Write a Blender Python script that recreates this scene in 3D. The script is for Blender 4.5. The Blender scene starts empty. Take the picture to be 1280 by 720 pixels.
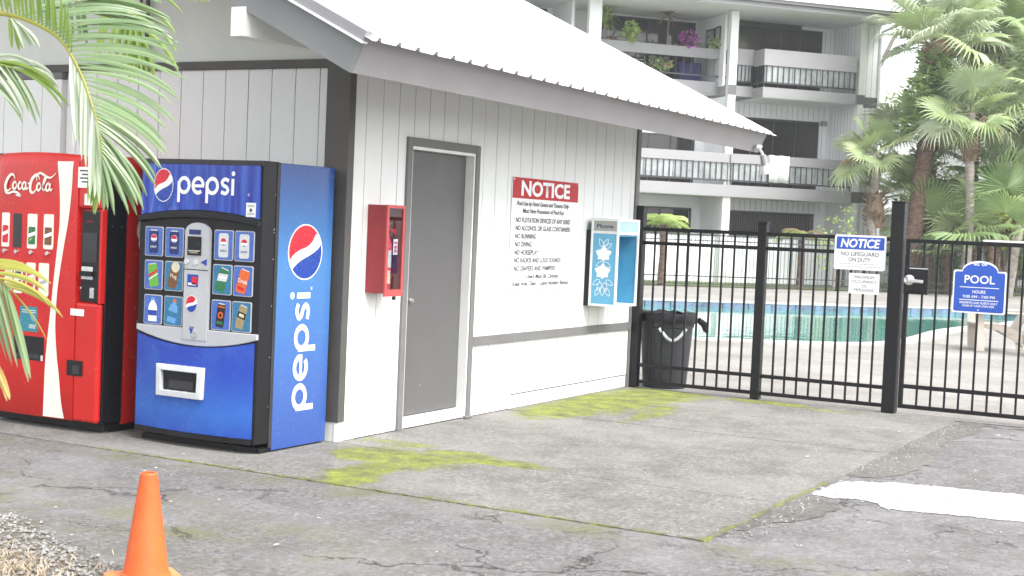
import bpy, bmesh, math, random
from mathutils import Vector, Matrix, Euler
random.seed(7)
sc = bpy.context.scene
COL = sc.collection
R = math.radians
# ------------------------------------------------------------------ camera
cf = Vector((0.87601129, 0.48023988, -0.04442824))
cr = Vector((0.48194895, -0.87513531, 0.04316717))
cu = Vector((0.01815013, 0.05922707, 0.99807952))
CP = Vector((-7.97716, -5.67021, 1.53665))
cd = bpy.data.cameras.new('camera')
co = bpy.data.objects.new('camera', cd); COL.objects.link(co)
mw = Matrix.Identity(4)
for i in range(3):
    mw[i][0] = cr[i]; mw[i][1] = cu[i]; mw[i][2] = -cf[i]; mw[i][3] = CP[i]
co.matrix_world = mw
cd.sensor_width = 36.0
cd.lens = 1779.44 / 1280 * 36
cd.clip_end = 3000
cd.dof.use_dof = True
cd.dof.focus_distance = 10.5
cd.dof.aperture_fstop = 9.0
sc.camera = co
# ------------------------------------------------------------------ sky, sun, exposure
SUN_EL, SUN_AZ = 50.0, -104.0          # azimuth of the sun, degrees from +x towards +y
w = bpy.data.worlds.new('World'); sc.world = w; w.use_nodes = True
nt = w.node_tree; nt.nodes.clear()
sky = nt.nodes.new('ShaderNodeTexSky'); sky.sky_type = 'NISHITA'; sky.sun_disc = False
sky.sun_elevation = R(SUN_EL); sky.sun_rotation = R(90 - SUN_AZ)
sky.air_density = 1.0; sky.dust_density = 1.5; sky.ozone_density = 1.0
hs = nt.nodes.new('ShaderNodeHueSaturation'); hs.inputs['Saturation'].default_value = 0.12
bg = nt.nodes.new('ShaderNodeBackground'); bg.inputs['Strength'].default_value = 0.13
wo = nt.nodes.new('ShaderNodeOutputWorld')
nt.links.new(sky.outputs[0], hs.inputs['Color']); nt.links.new(hs.outputs[0], bg.inputs['Color'])
nt.links.new(bg.outputs[0], wo.inputs[0])
sl = bpy.data.lights.new('sun', 'SUN'); sl.energy = 1.5; sl.angle = R(35); sl.color = (1, .97, .93)
so = bpy.data.objects.new('sun', sl); COL.objects.link(so)
sdir = Vector((math.cos(R(SUN_EL)) * math.cos(R(SUN_AZ)), math.cos(R(SUN_EL)) * math.sin(R(SUN_AZ)), math.sin(R(SUN_EL))))
so.rotation_euler = sdir.to_track_quat('Z', 'Y').to_euler(); so.location = (0, 0, 30)
vs = sc.view_settings
vs.view_transform = 'Standard'; vs.look = 'None'; vs.gamma = 1; vs.exposure = 1.85; vs.use_curve_mapping = False
sc.render.engine = 'CYCLES'
sc.cycles.max_bounces = 8
sc.cycles.transparent_max_bounces = 16

# ------------------------------------------------------------------ materials
def lin(c): return tuple(((v / 255 / 12.92) if v / 255 <= .04045 else ((v / 255 + .055) / 1.055) ** 2.4) for v in c)
MATS = {}
class NB:
    """small node builder"""
    def __init__(s, name):
        s.m = bpy.data.materials.new(name); s.m.use_nodes = True
        s.t = s.m.node_tree; s.t.nodes.clear()
        s.out = s.n('ShaderNodeOutputMaterial'); s.b = s.n('ShaderNodeBsdfPrincipled')
        s.l(s.b.outputs[0], s.out.inputs[0]); s.geo = None
        MATS[name] = s.m
    def n(s, k): return s.t.nodes.new(k)
    def l(s, a, b): s.t.links.new(a, b)
    def pos(s):
        if not s.geo: s.geo = s.n('ShaderNodeNewGeometry')
        return s.geo.outputs['Position']
    def noise(s, sc_, det=4, rough=.55, vec=None, dist=0):
        x = s.n('ShaderNodeTexNoise'); x.inputs['Scale'].default_value = sc_; x.inputs['Detail'].default_value = det
        x.inputs['Roughness'].default_value = rough; x.inputs['Distortion'].default_value = dist
        s.l(vec or s.pos(), x.inputs['Vector']); return x.outputs['Fac']
    def scale(s, vx, vy, vz, vec=None):
        x = s.n('ShaderNodeMapping'); x.inputs['Scale'].default_value = (vx, vy, vz)
        s.l(vec or s.pos(), x.inputs['Vector']); return x.outputs[0]
    def ramp(s, fac, *stops):
        x = s.n('ShaderNodeValToRGB'); e = x.color_ramp.elements
        while len(e) > 1: e.remove(e[0])
        for i, (p, c) in enumerate(stops):
            k = e[0] if i == 0 else e.new(p)
            k.position = p; k.color = (c, c, c, 1) if isinstance(c, (int, float)) else (*c, 1)
        s.l(fac, x.inputs[0]); return x.outputs[0]
    def mix(s, fac, a, b, mode='MIX'):
        x = s.n('ShaderNodeMix'); x.data_type = 'RGBA'; x.blend_type = mode
        for v, i in ((fac, 0), (a, 6), (b, 7)):
            if hasattr(v, 'is_linked'): s.l(v, x.inputs[i])
            elif isinstance(v, (int, float)): x.inputs[i].default_value = v if i == 0 else (v, v, v, 1)
            else: x.inputs[i].default_value = (*v, 1)
        return x.outputs[2]
    def math(s, op, a, b=0.0, clamp=False):
        x = s.n('ShaderNodeMath'); x.operation = op; x.use_clamp = clamp
        for v, i in ((a, 0), (b, 1)):
            if hasattr(v, 'is_linked'): s.l(v, x.inputs[i])
            else: x.inputs[i].default_value = v
        return x.outputs[0]
    def xyz(s, vec=None):
        x = s.n('ShaderNodeSeparateXYZ'); s.l(vec or s.pos(), x.inputs[0]); return x.outputs
    def bump(s, h, dist=.01, strength=1.0):
        x = s.n('ShaderNodeBump'); x.inputs['Distance'].default_value = dist; x.inputs['Strength'].default_value = strength
        s.l(h, x.inputs['Height']); s.l(x.outputs[0], s.b.inputs['Normal'])
    def set(s, col=None, rough=None, metal=None, spec=None):
        for v, k in ((col, 'Base Color'), (rough, 'Roughness'), (metal, 'Metallic'), (spec, 'Specular IOR Level')):
            if v is None: continue
            if hasattr(v, 'is_linked'): s.l(v, s.b.inputs[k])
            elif isinstance(v, (tuple, list)): s.b.inputs[k].default_value = (*v, 1)
            else: s.b.inputs[k].default_value = v
        return s.m

def paint(name, col, rough=.55, var=.10, vs_=3.0, bump=.0006, bs=60, metal=0, dirt=0.0, dirtcol=(.12, .11, .09), spec=.5):
    b = NB(name)
    lo = tuple(max(0, c * (1 - var)) for c in col); hi = tuple(min(1, c * (1 + var)) for c in col)
    c = b.mix(b.ramp(b.noise(vs_, 5, .6), (.3, 0), (.7, 1)), lo, hi)
    if dirt:
        d = b.ramp(b.noise(9, 8, .75, dist=.6), (.52, 0), (.8, dirt))
        c = b.mix(d, c, dirtcol)
    rr = b.ramp(b.noise(vs_ * 4, 4), (.3, max(.02, rough - .08)), (.7, min(1, rough + .08)))
    b.set(c, rr, metal, spec)
    if bump: b.bump(b.noise(bs, 3), bump)
    return b.m

WHITE = (.74, .75, .73)
def siding():
    b = NB('painted_siding')
    v = b.scale(14, 14, .9)
    grain = b.noise(6, 6, .65, v)
    c = b.mix(b.ramp(grain, (.3, 0), (.75, 1)), (.725, .74, .725), (.765, .775, .765))
    st = b.ramp(b.noise(1.4, 6, .7, b.scale(3, 3, .5)), (.55, 0), (.8, .22))
    c = b.mix(st, c, (.55, .57, .53))
    x = b.xyz()
    low = b.ramp(x[2], (.0, .55), (.16, 0))         # splashed dirt along the foot of the wall
    c = b.mix(b.math('MULTIPLY', low, b.ramp(b.noise(14, 6, .7), (.42, 0), (.66, 1))), c, (.24, .27, .15))
    b.set(c, .62); b.bump(grain, .0006)
    return b.m
siding()
paint('white_paint', WHITE, .5, .05, dirt=.18)
paint('grey_trim', (.15, .147, .145), .6, .10, dirt=.10)
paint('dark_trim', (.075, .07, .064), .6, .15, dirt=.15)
paint('door_paint', (.105, .102, .102), .5, .05, 1.5, .0004, 90)
paint('fascia_paint', (.29, .28, .288), .6, .08, 2.0)
paint('barge_paint', (.21, .22, .222), .6, .08, 2.0)
paint('gable_panel', (.64, .66, .61), .7, .06, 2.5, .001, 40)
paint('roof_metal', (.80, .81, .82), .35, .04, 1.0, 0, metal=0)
paint('flashing', (.24, .24, .25), .4, .06)
paint('black_metal', (.008, .008, .010), .45, .3, 12, .0005, 90, spec=.3)
paint('black_plastic', (.006, .006, .008), .4, .25, 6, spec=.35)
paint('dark_grey_plastic', (.022, .022, .026), .5, .2, 5, .0006)
paint('light_grey_plastic', (.42, .43, .45), .4, .06, 6)
paint('coke_red', (.50, .016, .014), .22, .08, 2, dirt=.10, dirtcol=(.25, .05, .04))
paint('coke_cream', (.72, .71, .63), .3, .05, 3)
paint('cabinet_red', (.27, .022, .028), .5, .12, 8, dirt=.12)
paint('cabinet_red_frame', (.42, .06, .06), .5, .12, 8, dirt=.15)
paint('extinguisher_red', (.6, .02, .05), .25, .06)
paint('sign_red', (.42, .008, .012), .6, .04)
paint('sign_white', (.78, .79, .79), .35, .02)
paint('sign_blue', (.02, .08, .42), .35, .05)
paint('ink', (.03, .03, .035), .6, .1)
paint('ink_faded', (.38, .38, .39), .6, .1)
paint('ink_grey', (.085, .085, .09), .7, .2, 20)
paint('ink_pale', (.07, .07, .07), .6, .2, 20)
paint('pure_white', (.8, .8, .8), .4, .02)
paint('phone_blue', (.10, .34, .52), .45, .10, 6)
paint('phone_blue_inner', (.07, .29, .46), .5, .1, 6)
paint('phone_pale', (.30, .45, .68), .4, .08)
paint('phone_sign', (.33, .34, .31), .5, .08)
paint('aluminium', (.70, .71, .72), .35, .06, 10, metal=.0)
paint('chrome', (.75, .75, .76), .22, .05, 10, metal=1)
paint('cone_orange', (.66, .105, .018), .5, .18, 4, .0008, 60, dirt=.45, dirtcol=(.40, .16, .08))
paint('cone_base', (.70, .26, .10), .6, .12, 8, dirt=.3, dirtcol=(.3, .22, .15))
paint('can_grey', (.030, .031, .037), .55, .15, 5, .0012, 30, dirt=.12, dirtcol=(.2, .2, .2))
paint('chair_resin', (.50, .45, .39), .55, .1, 6, dirt=.15)
paint('tower_white', (.84, .85, .86), .7, .04, 1.2, .001)
paint('tower_grey', (.31, .305, .315), .7, .05, 1.0)
paint('tower_band', (.13, .13, .133), .7, .05)
paint('tower_rail', (.04, .045, .05), .5, .1)
paint('frosted_panel', (.30, .32, .325), .3, .35, 1.6)
paint('tower_roof', (.62, .63, .64), .5, .04)
paint('curtain', (.10, .09, .085), .9, .2, 8)
paint('ceiling_white', (.82, .83, .82), .8, .04)
paint('towel_white', (.78, .78, .77), .9, .03, 20, .004, 80)
paint('terracotta', (.35, .16, .07), .8, .15)
paint('plant_purple', (.34, .05, .33), .7, .3, 15)
paint('plant_red', (.30, .10, .07), .7, .3, 10)
paint('plant_lime', (.45, .55, .10), .6, .2, 10)
paint('picture_print', (.35, .36, .35), .5, .5, 6)
paint('cloth_purple', (.03, .02, .10), .9, .3, 6)
paint('pebble', (.24, .232, .222), .85, .7, 45)
paint('litter', (.55, .50, .40), .9, .4, 20)
paint('straw', (.42, .34, .24), .9, .4, 25)
paint('coping', (.45, .44, .42), .8, .1, 5, .002)
paint('pool_tile', (.12, .17, .26), .3, .5, 3)
paint('pool_floor', (.10, .36, .32), .6, .1, 2)
def bark(name, a, b_, sc_):
    b = NB(name)
    n = b.noise(sc_, 6, .7, b.scale(1, 1, 2.2))
    b.set(b.mix(b.ramp(n, (.35, 0), (.65, 1)), a, b_), .9); b.bump(n, .04); return b.m
bark('bark_brown', (.055, .032, .022), (.24, .15, .11), 7)
bark('bark_grey', (.20, .17, .15), (.40, .35, .32), 5)
bark('fibre', (.10, .065, .04), (.36, .26, .18), 16)
bark('cane', (.20, .26, .06), (.42, .42, .12), 9)

def leafmat(name, a, b_, tr=.35, rough=.42, ns=2.2):
    b = NB(name)
    oi = b.n('ShaderNodeObjectInfo')
    f = b.math('ADD', b.math('MULTIPLY', b.noise(ns, 3), .9), b.math('MULTIPLY', oi.outputs['Random'], .5))
    c = b.mix(b.ramp(f, (.35, 0), (.95, 1)), a, b_)
    b.set(c, rough)
    t = b.n('ShaderNodeBsdfTranslucent'); b.l(b.mix(.4, c, (.6, .75, .3), 'MIX'), t.inputs[0])
    mx = b.n('ShaderNodeMixShader'); mx.inputs[0].default_value = tr
    b.l(b.b.outputs[0], mx.inputs[1]); b.l(t.outputs[0], mx.inputs[2]); b.l(mx.outputs[0], b.out.inputs[0])
    return b.m
leafmat('areca_leaf', (0.1, 0.165, 0.07), (0.2, 0.28, 0.14), .18, .24)
leafmat('areca_leaf_bright', (0.12, 0.23, 0.03), (0.25, 0.36, 0.07), .5, .35)
leafmat('areca_leaf_yellow', (0.3, 0.31, 0.05), (0.48, 0.44, 0.1), .45, .4)
leafmat('areca_leaf_pale', (0.3, 0.37, 0.27), (0.48, 0.53, 0.42), .3, .35)
leafmat('areca_leaf_dry', (.40, .26, .08), (.55, .38, .14), .3, .5)
leafmat('fan_leaf', (0.27, 0.37, 0.15), (0.54, 0.62, 0.36), .35)
leafmat('fan_leaf_grey', (0.32, 0.4, 0.25), (0.58, 0.63, 0.47), .3)
leafmat('fan_leaf_deep', (0.16, 0.26, 0.1), (0.36, 0.47, 0.22), .35)
leafmat('bush_leaf', (0.18, 0.3, 0.09), (0.48, 0.58, 0.27), .35, .4, .8)
leafmat('fern_leaf', (.28, .42, .10), (.48, .60, .22), .35)
leafmat('fern_leaf_brown', (.30, .17, .12), (.46, .33, .24), .25)
leafmat('lawn_blade', (.10, .26, .03), (.25, .45, .08), .3)

def asphalt():
    b = NB('old_asphalt')
    fine = b.noise(30, 6, .9); mid = b.noise(5, 7, .7); big = b.noise(.9, 5, .6)
    c = b.mix(b.ramp(fine, (.40, 0), (.60, 1)), (.075, .070, .071), (.235, .226, .228))
    c = b.mix(b.ramp(mid, (.40, .55), (.56, 0)), c, (.095, .088, .080))
    c = b.mix(b.ramp(big, (.45, 0), (.66, .5)), c, (.26, .25, .255))
    # pale stone specks
    v = b.n('ShaderNodeTexVoronoi'); v.inputs['Scale'].default_value = 55; b.l(b.pos(), v.inputs['Vector'])
    sp = b.math('MULTIPLY', b.ramp(v.outputs['Distance'], (.10, 1), (.18, 0)), b.ramp(b.noise(9, 4), (.5, 0), (.7, 1)))
    c = b.mix(b.math('MULTIPLY', sp, .6), c, (.42, .41, .40))
    # cracks: warped voronoi cell borders, broken up by a noise mask
    wv = b.n('ShaderNodeTexNoise'); wv.inputs['Scale'].default_value = 2.3; wv.inputs['Detail'].default_value = 7; wv.inputs['Roughness'].default_value = .68
    b.l(b.pos(), wv.inputs['Vector'])
    va = b.n('ShaderNodeVectorMath'); va.operation = 'MULTIPLY_ADD'
    va.inputs[1].default_value = (.75, .75, 0); b.l(wv.outputs['Color'], va.inputs[0]); b.l(b.pos(), va.inputs[2])
    def cracks(scale, wdt, m0, m1, ms):
        k = b.n('ShaderNodeTexVoronoi'); k.feature = 'DISTANCE_TO_EDGE'; k.inputs['Scale'].default_value = scale
        b.l(va.outputs[0], k.inputs['Vector'])
        return b.math('MULTIPLY', b.ramp(k.outputs['Distance'], (0, 1), (wdt, 0)), b.ramp(b.noise(ms, 3), (m0, 0), (m1, 1)))
    ck = b.math('MAXIMUM', cracks(.62, .0065, .47, .56, 1.1), cracks(1.7, .010, .54, .62, .8))
    c = b.mix(b.math('MULTIPLY', ck, .60), c, (.02, .019, .018))
    # thin algae near the pad and the gravel bed
    at_ = b.n('ShaderNodeAttribute'); at_.attribute_name = 'moss'
    ms = b.math('MULTIPLY', at_.outputs['Fac'], b.ramp(b.noise(2.2, 7, .7), (.45, 0), (.62, .8)))
    c = b.mix(ms, c, (.13, .135, .055))
    b.set(c, .88)
    h = b.math('SUBTRACT', b.math('ADD', b.math('MULTIPLY', fine, .5), b.math('MULTIPLY', mid, .5)), b.math('MULTIPLY', ck, 1.2))
    b.bump(h, .010)
    return b.m
asphalt()
def concrete(name, dark, light, mossy=True):
    b = NB(name)
    fine = b.noise(26, 6, .85); mid = b.noise(3.6, 8, .75); big = b.noise(.7, 4)
    c = b.mix(b.ramp(fine, (.40, 0), (.60, 1)), dark, light)
    c = b.mix(b.ramp(b.noise(60, 3, .9), (.56, 0), (.68, .8)), c, tuple(min(1, v * 1.55) for v in light))
    c = b.mix(b.ramp(mid, (.40, .55), (.58, 0)), c, tuple(v * .8 for v in dark))
    c = b.mix(b.ramp(big, (.42, 0), (.7, .5)), c, tuple(min(1, v * 1.15) for v in light))
    h = fine
    if mossy:
        at_ = b.n('ShaderNodeAttribute'); at_.attribute_name = 'moss'
        warp = b.math('SUBTRACT', b.noise(5.5, 8, .75), .5)
        m = b.ramp(b.math('ADD', at_.outputs['Fac'], b.math('MULTIPLY', warp, 1.7)), (.36, 0), (.68, 1))
        m = b.math('MULTIPLY', m, b.ramp(at_.outputs['Fac'], (.05, 0), (.22, 1)))
        m = b.math('MULTIPLY', m, b.ramp(b.noise(26, 6, .8), (.30, .25), (.58, 1)), True)
        mc = b.mix(b.ramp(b.noise(5, 5, .7), (.36, 0), (.62, 1)), (.14, .14, .035), (.33, .405, .03))
        c = b.mix(m, c, mc)
        h = b.math('ADD', h, b.math('MULTIPLY', m, b.math('MULTIPLY', b.noise(60, 4), 2.2)))
    if not mossy: c = b.mix(b.ramp(b.noise(.9, 7, .75), (.46, 0), (.66, .45)), c, tuple(v * .8 for v in dark))
    b.set(c, .9); b.bump(h, .007)
    return b.m
concrete('mossy_concrete', (.105, .101, .092), (.265, .256, .242))
concrete('crumbled_concrete', (.07, .066, .06), (.215, .205, .192), False)
concrete('deck_concrete', (.20, .188, .172), (.36, .345, .325), False)
def wornpaint():
    b = NB('worn_white_paint')
    n = b.noise(16, 8, .85)
    b.set(b.mix(b.ramp(n, (.42, 0), (.53, 1)), (.22, .215, .215), (.60, .60, .59)), .8); b.bump(n, .004); return b.m
wornpaint()
def lawn():
    b = NB('lawn_soil')
    b.set(b.mix(b.ramp(b.noise(6, 6, .7), (.35, 0), (.65, 1)), (.10, .08, .045), (.10, .19, .04)), .95); return b.m
lawn()
def soil():
    b = NB('bed_soil')
    b.set(b.mix(b.ramp(b.noise(18, 6, .7), (.35, 0), (.65, 1)), (.09, .075, .055), (.21, .18, .14)), .95); b.bump(b.noise(30, 5), .02); return b.m
soil()
def water():
    b = NB('pool_water')
    b.set((.07, .29, .235), .02, 0, .5)
    b.b.inputs['IOR'].default_value = 1.45
    v = b.scale(1.0, 1.6, 1)
    b.bump(b.math('ADD', b.noise(1.8, 3, .5, v), b.math('MULTIPLY', b.noise(6, 2), .2)), .005)
    return b.m
water()
def glass(name, tint, fac=.10, rough=.02):
    b = NB(name)
    t = b.n('ShaderNodeBsdfTransparent'); t.inputs[0].default_value = (*tint, 1)
    g = b.n('ShaderNodeBsdfGlossy'); g.inputs['Roughness'].default_value = rough
    mx = b.n('ShaderNodeMixShader'); mx.inputs[0].default_value = fac
    b.l(t.outputs[0], mx.inputs[1]); b.l(g.outputs[0], mx.inputs[2]); b.l(mx.outputs[0], b.out.inputs[0]); return b.m
glass('clear_pane', (.92, .93, .93), .07)
def darkglass():
    b = NB('dark_glass'); b.set(b.mix(b.noise(.5, 3), (.014, .013, .014), (.035, .03, .03)), .06, 0, .5); return b.m
darkglass()
def pepsi_print(name, kind):
    """printed vinyl artwork: blue ground, lighter in its middle, with fine droplets"""
    b = NB(name)
    x = b.xyz()
    if kind == 'side':
        zz = b.ramp(b.math('MULTIPLY', x[2], .53), (0, (.03, .07, .27)), (.25, (.045, .11, .34)), (.66, (.06, .20, .46)), (.85, (.035, .13, .37)), (1, (.018, .055, .24)))
        c = b.mix(b.ramp(b.noise(90, 3, .8), (.58, 0), (.75, .18)), zz, (.3, .5, .8))
    else:
        zz = b.ramp(b.math('MULTIPLY', x[2], .9), (0, (.012, .035, .30)), (.22, (.03, .12, .45)), (.45, (.02, .06, .38)), (1, (.012, .035, .33)))
        c = b.mix(b.ramp(b.noise(120, 3, .85), (.60, 0), (.78, .35)), zz, (.25, .38, .75))
        c = b.mix(b.ramp(b.noise(4, 6, .7), (.5, 0), (.75, .35)), c, (.06, .2, .55))
        c = b.mix(b.ramp(b.noise(7, 6, .8, b.scale(1, 1.2, 9), .4), (.60, 0), (.70, .30)), c, (.28, .36, .60))
    b.set(c, b.ramp(b.noise(6, 6, .8), (.35, .10), (.7, .34))); return b.m
pepsi_print('pepsi_side_print', 'side'); pepsi_print('pepsi_panel_print', 'front')
def pepsi_header():
    b = NB('pepsi_header_print')
    v = b.noise(4.5, 2, .5, b.scale(1, 4, .35))
    c = b.mix(b.ramp(v, (.42, 0), (.66, 1)), (.012, .03, .30), (.035, .10, .46))
    sw = b.ramp(b.noise(1.6, 2, .5, b.scale(1, 5, .5)), (.60, 0), (.64, .30), (.68, 0))
    b.set(b.mix(sw, c, (.35, .42, .75)), .10); return b.m
pepsi_header()
for nm, c in (('p_red', (.55, .012, .03)), ('p_blue', (.01, .05, .32)), ('p_deep', (.008, .02, .12)), ('p_card', (.06, .13, .42)), ('p_teal', (.03, .16, .30)),
              ('p_green', (.12, .38, .04)), ('p_dkgreen', (.02, .16, .06)), ('p_brown', (.16, .07, .03)), ('p_orange', (.65, .12, .02)), ('p_silver', (.55, .57, .58)), ('p_gold', (.30, .24, .12)),
              ('p_sky', (.12, .32, .62)), ('p_black', (.015, .012, .012)), ('p_pink', (.65, .16, .28)), ('p_cream', (.62, .55, .38)), ('teal_poster', (.03, .20, .26)), ('flower_white', (.80, .82, .82))):
    paint(nm, c, .25, .06, 10, 0)

# ------------------------------------------------------------------ geometry helpers
class G:
    def __init__(s): s.v = []; s.f = []; s.mi = []; s.cur = 0
    def add(s, vs_, fs):
        o = len(s.v); s.v += [tuple(p) for p in vs_]; s.f += [tuple(o + i for i in f) for f in fs]; s.mi += [s.cur] * len(fs); return s
    def box(s, x0, x1, y0, y1, z0, z1):
        return s.add([(x0, y0, z0), (x1, y0, z0), (x1, y1, z0), (x0, y1, z0), (x0, y0, z1), (x1, y0, z1), (x1, y1, z1), (x0, y1, z1)],
                     [(0, 3, 2, 1), (4, 5, 6, 7), (0, 1, 5, 4), (1, 2, 6, 5), (2, 3, 7, 6), (3, 0, 4, 7)])
    def bar(s, a, b_, wd, ht, up=(0, 0, 1)):
        a = Vector(a); b_ = Vector(b_); d = (b_ - a).normalized(); u = Vector(up)
        sd = d.cross(u).normalized(); u = sd.cross(d)
        q = [a + sd * i * wd / 2 + u * j * ht / 2 for i, j in ((-1, -1), (1, -1), (1, 1), (-1, 1))]
        q += [b_ + sd * i * wd / 2 + u * j * ht / 2 for i, j in ((-1, -1), (1, -1), (1, 1), (-1, 1))]
        return s.add(q, [(0, 1, 2, 3), (7, 6, 5, 4), (0, 4, 5, 1), (1, 5, 6, 2), (2, 6, 7, 3), (3, 7, 4, 0)])
    def tube(s, pts, rad, n=8, cap=True):
        pts = [Vector(p) for p in pts]; rs = rad if isinstance(rad, (list, tuple)) else [rad] * len(pts)
        vs_ = []; ref = Vector((.3, .2, 1)).normalized()
        for i, p in enumerate(pts):
            d = (pts[min(i + 1, len(pts) - 1)] - pts[max(i - 1, 0)]).normalized()
            rf = ref if abs(d.dot(ref)) < .95 else Vector((1, 0, 0))
            e1 = d.cross(rf).normalized(); e2 = d.cross(e1)
            for k in range(n):
                a = 2 * math.pi * k / n; vs_.append(p + (e1 * math.cos(a) + e2 * math.sin(a)) * rs[i])
        fs = [(i * n + k, i * n + (k + 1) % n, (i + 1) * n + (k + 1) % n, (i + 1) * n + k) for i in range(len(pts) - 1) for k in range(n)]
        if cap: fs += [tuple(range(n - 1, -1, -1)), tuple((len(pts) - 1) * n + k for k in range(n))]
        return s.add(vs_, fs)
    def lathe(s, prof, n=24, cx=0, cy=0):
        vs_ = [(cx + r * math.cos(2 * math.pi * k / n), cy + r * math.sin(2 * math.pi * k / n), z) for r, z in prof for k in range(n)]
        fs = [(i * n + k, i * n + (k + 1) % n, (i + 1) * n + (k + 1) % n, (i + 1) * n + k) for i in range(len(prof) - 1) for k in range(n)]
        fs += [tuple(range(n - 1, -1, -1)), tuple((len(prof) - 1) * n + k for k in range(n))]
        return s.add(vs_, fs)
    def plate(s, poly, o, rt, up, th):
        """extrude a 2D polygon from plane (o, rt, up) towards the viewer side by th"""
        o = Vector(o); rt = Vector(rt); up = Vector(up); nn = rt.cross(up).normalized()
        n = len(poly); a = [o + rt * p[0] + up * p[1] for p in poly]; b_ = [p + nn * th for p in a]
        return s.add(a + b_, [tuple(range(n - 1, -1, -1)), tuple(range(n, 2 * n))] + [(i, (i + 1) % n, n + (i + 1) % n, n + i) for i in range(n)])
    def ribbon(s, pts, wd, o, rt, up, th=.0012, closed=False, sub=6):
        """flat stroke of varying width through 2D points"""
        P = smooth(pts, sub, closed); n = len(P)
        W = [wd(i / max(1, n - 1)) if callable(wd) else wd for i in range(n)]
        o = Vector(o); rt = Vector(rt); up = Vector(up); nn = rt.cross(up).normalized(); L = []
        for i in range(n):
            a = P[(i - 1) % n] if (closed or i) else P[0]; c = P[(i + 1) % n] if (closed or i < n - 1) else P[-1]
            dx, dy = c[0] - a[0], c[1] - a[1]; m = math.hypot(dx, dy) or 1
            px, py = -dy / m * W[i] / 2, dx / m * W[i] / 2
            L += [o + rt * (P[i][0] + px) + up * (P[i][1] + py) + nn * th, o + rt * (P[i][0] - px) + up * (P[i][1] - py) + nn * th]
        k = n if closed else n - 1
        return s.add(L, [(2 * i, 2 * i + 1, (2 * i + 3) % (2 * n), (2 * i + 2) % (2 * n)) for i in range(k)])
    def mesh(s, name, mats, smooth_=False):
        me = bpy.data.meshes.new(name); me.from_pydata(s.v, [], s.f); me.validate(clean_customdata=False)
        for m in (mats if isinstance(mats, (list, tuple)) else [mats]): me.materials.append(MATS[m])
        if len(me.polygons) == len(s.mi):
            for p, i in zip(me.polygons, s.mi): p.material_index = i
        if smooth_:
            for p in me.polygons: p.use_smooth = True
        return me
    def build(s, name, mats, parent=None, smooth_=False, bevel=0, fix=True):
        me = s.mesh(name, mats, smooth_)
        if fix:
            bm = bmesh.new(); bm.from_mesh(me); bmesh.ops.recalc_face_normals(bm, faces=bm.faces); bm.to_mesh(me); bm.free()
        o = bpy.data.objects.new(name, me); COL.objects.link(o)
        if parent: o.parent = parent
        if bevel:
            bv = o.modifiers.new('bevel', 'BEVEL'); bv.width = bevel; bv.segments = 2; bv.limit_method = 'ANGLE'
        if smooth_:
            try:
                me.set_sharp_from_angle(angle=R(40))
            except Exception: pass
        return o
def smooth(pts, sub=6, closed=False):
    n = len(pts)
    if n < 3: return list(pts)
    out = []; rng = n if closed else n - 1
    for i in range(rng):
        g = (lambda k: pts[k % n]) if closed else (lambda k: pts[max(0, min(n - 1, k))])
        p0, p1, p2, p3 = g(i - 1), g(i), g(i + 1), g(i + 2)
        for j in range(sub):
            t = j / sub
            out.append(tuple(.5 * (2 * b + (c - a) * t + (2 * a - 5 * b + 4 * c - d) * t * t + (3 * b - a - 3 * c + d) * t ** 3) for a, b, c, d in zip(p0, p1, p2, p3)))
    if not closed: out.append(tuple(pts[-1]))
    return out
def rrect(x0, x1, y0, y1, r, n=4):
    P = []
    for cx, cy, a0 in ((x1 - r, y0 + r, -90), (x1 - r, y1 - r, 0), (x0 + r, y1 - r, 90), (x0 + r, y0 + r, 180)):
        for i in range(n + 1):
            a = R(a0 + 90 * i / n); P.append((cx + r * math.cos(a), cy + r * math.sin(a)))
    return P
def disc(cx, cy, r, n=24): return [(cx + r * math.cos(2 * math.pi * i / n), cy + r * math.sin(2 * math.pi * i / n)) for i in range(n)]
def tag(o, label=None, cat=None, group=None, kind=None):
    for k, v in (('label', label), ('category', cat), ('group', group), ('kind', kind)):
        if v: o[k] = v
    return o
def thing(name, label, cat, loc=(0, 0, 0), rotz=0, group=None):
    o = bpy.data.objects.new(name, None); COL.objects.link(o); o.location = loc; o.rotation_euler = (0, 0, rotz)
    o.empty_display_size = .1
    return tag(o, label, cat, group)
def instance(name, me, parent, mat4=None):
    o = bpy.data.objects.new(name, me); COL.objects.link(o); o.parent = parent
    if mat4 is not None: o.matrix_local = mat4
    return o
def text(body, parent, m, o, rt, up, cap, width=None, bold=0.0, shear=0.0, align='CENTER', th=.0012, name='lettering'):
    cu_ = bpy.data.curves.new('t', 'FONT'); cu_.body = body; cu_.size = 1; cu_.offset = bold; cu_.shear = shear; cu_.resolution_u = 3; cu_.fill_mode = 'FRONT'
    ob = bpy.data.objects.new('t', cu_); COL.objects.link(ob)
    dg = bpy.context.evaluated_depsgraph_get()
    me = bpy.data.meshes.new_from_object(ob.evaluated_get(dg)); COL.objects.unlink(ob); bpy.data.objects.remove(ob); bpy.data.curves.remove(cu_)
    xs = [v.co.x for v in me.vertices]; x0, x1 = min(xs), max(xs)
    sy = cap / .70; sx = (width / (x1 - x0)) if width else sy
    off = {'CENTER': (x0 + x1) / 2, 'LEFT': x0, 'RIGHT': x1}[align]
    o = Vector(o); rt = Vector(rt); up = Vector(up); nn = rt.cross(up).normalized()
    for v in me.vertices: v.co = o + rt * ((v.co.x - off) * sx) + up * (v.co.y * sy) + nn * th
    me.name = name; me.materials.clear(); me.materials.append(MATS[m])
    ob = bpy.data.objects.new(name, me); COL.objects.link(ob); ob.parent = parent
    return ob
RX, UZ = Vector((1, 0, 0)), Vector((0, 0, 1))
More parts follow.
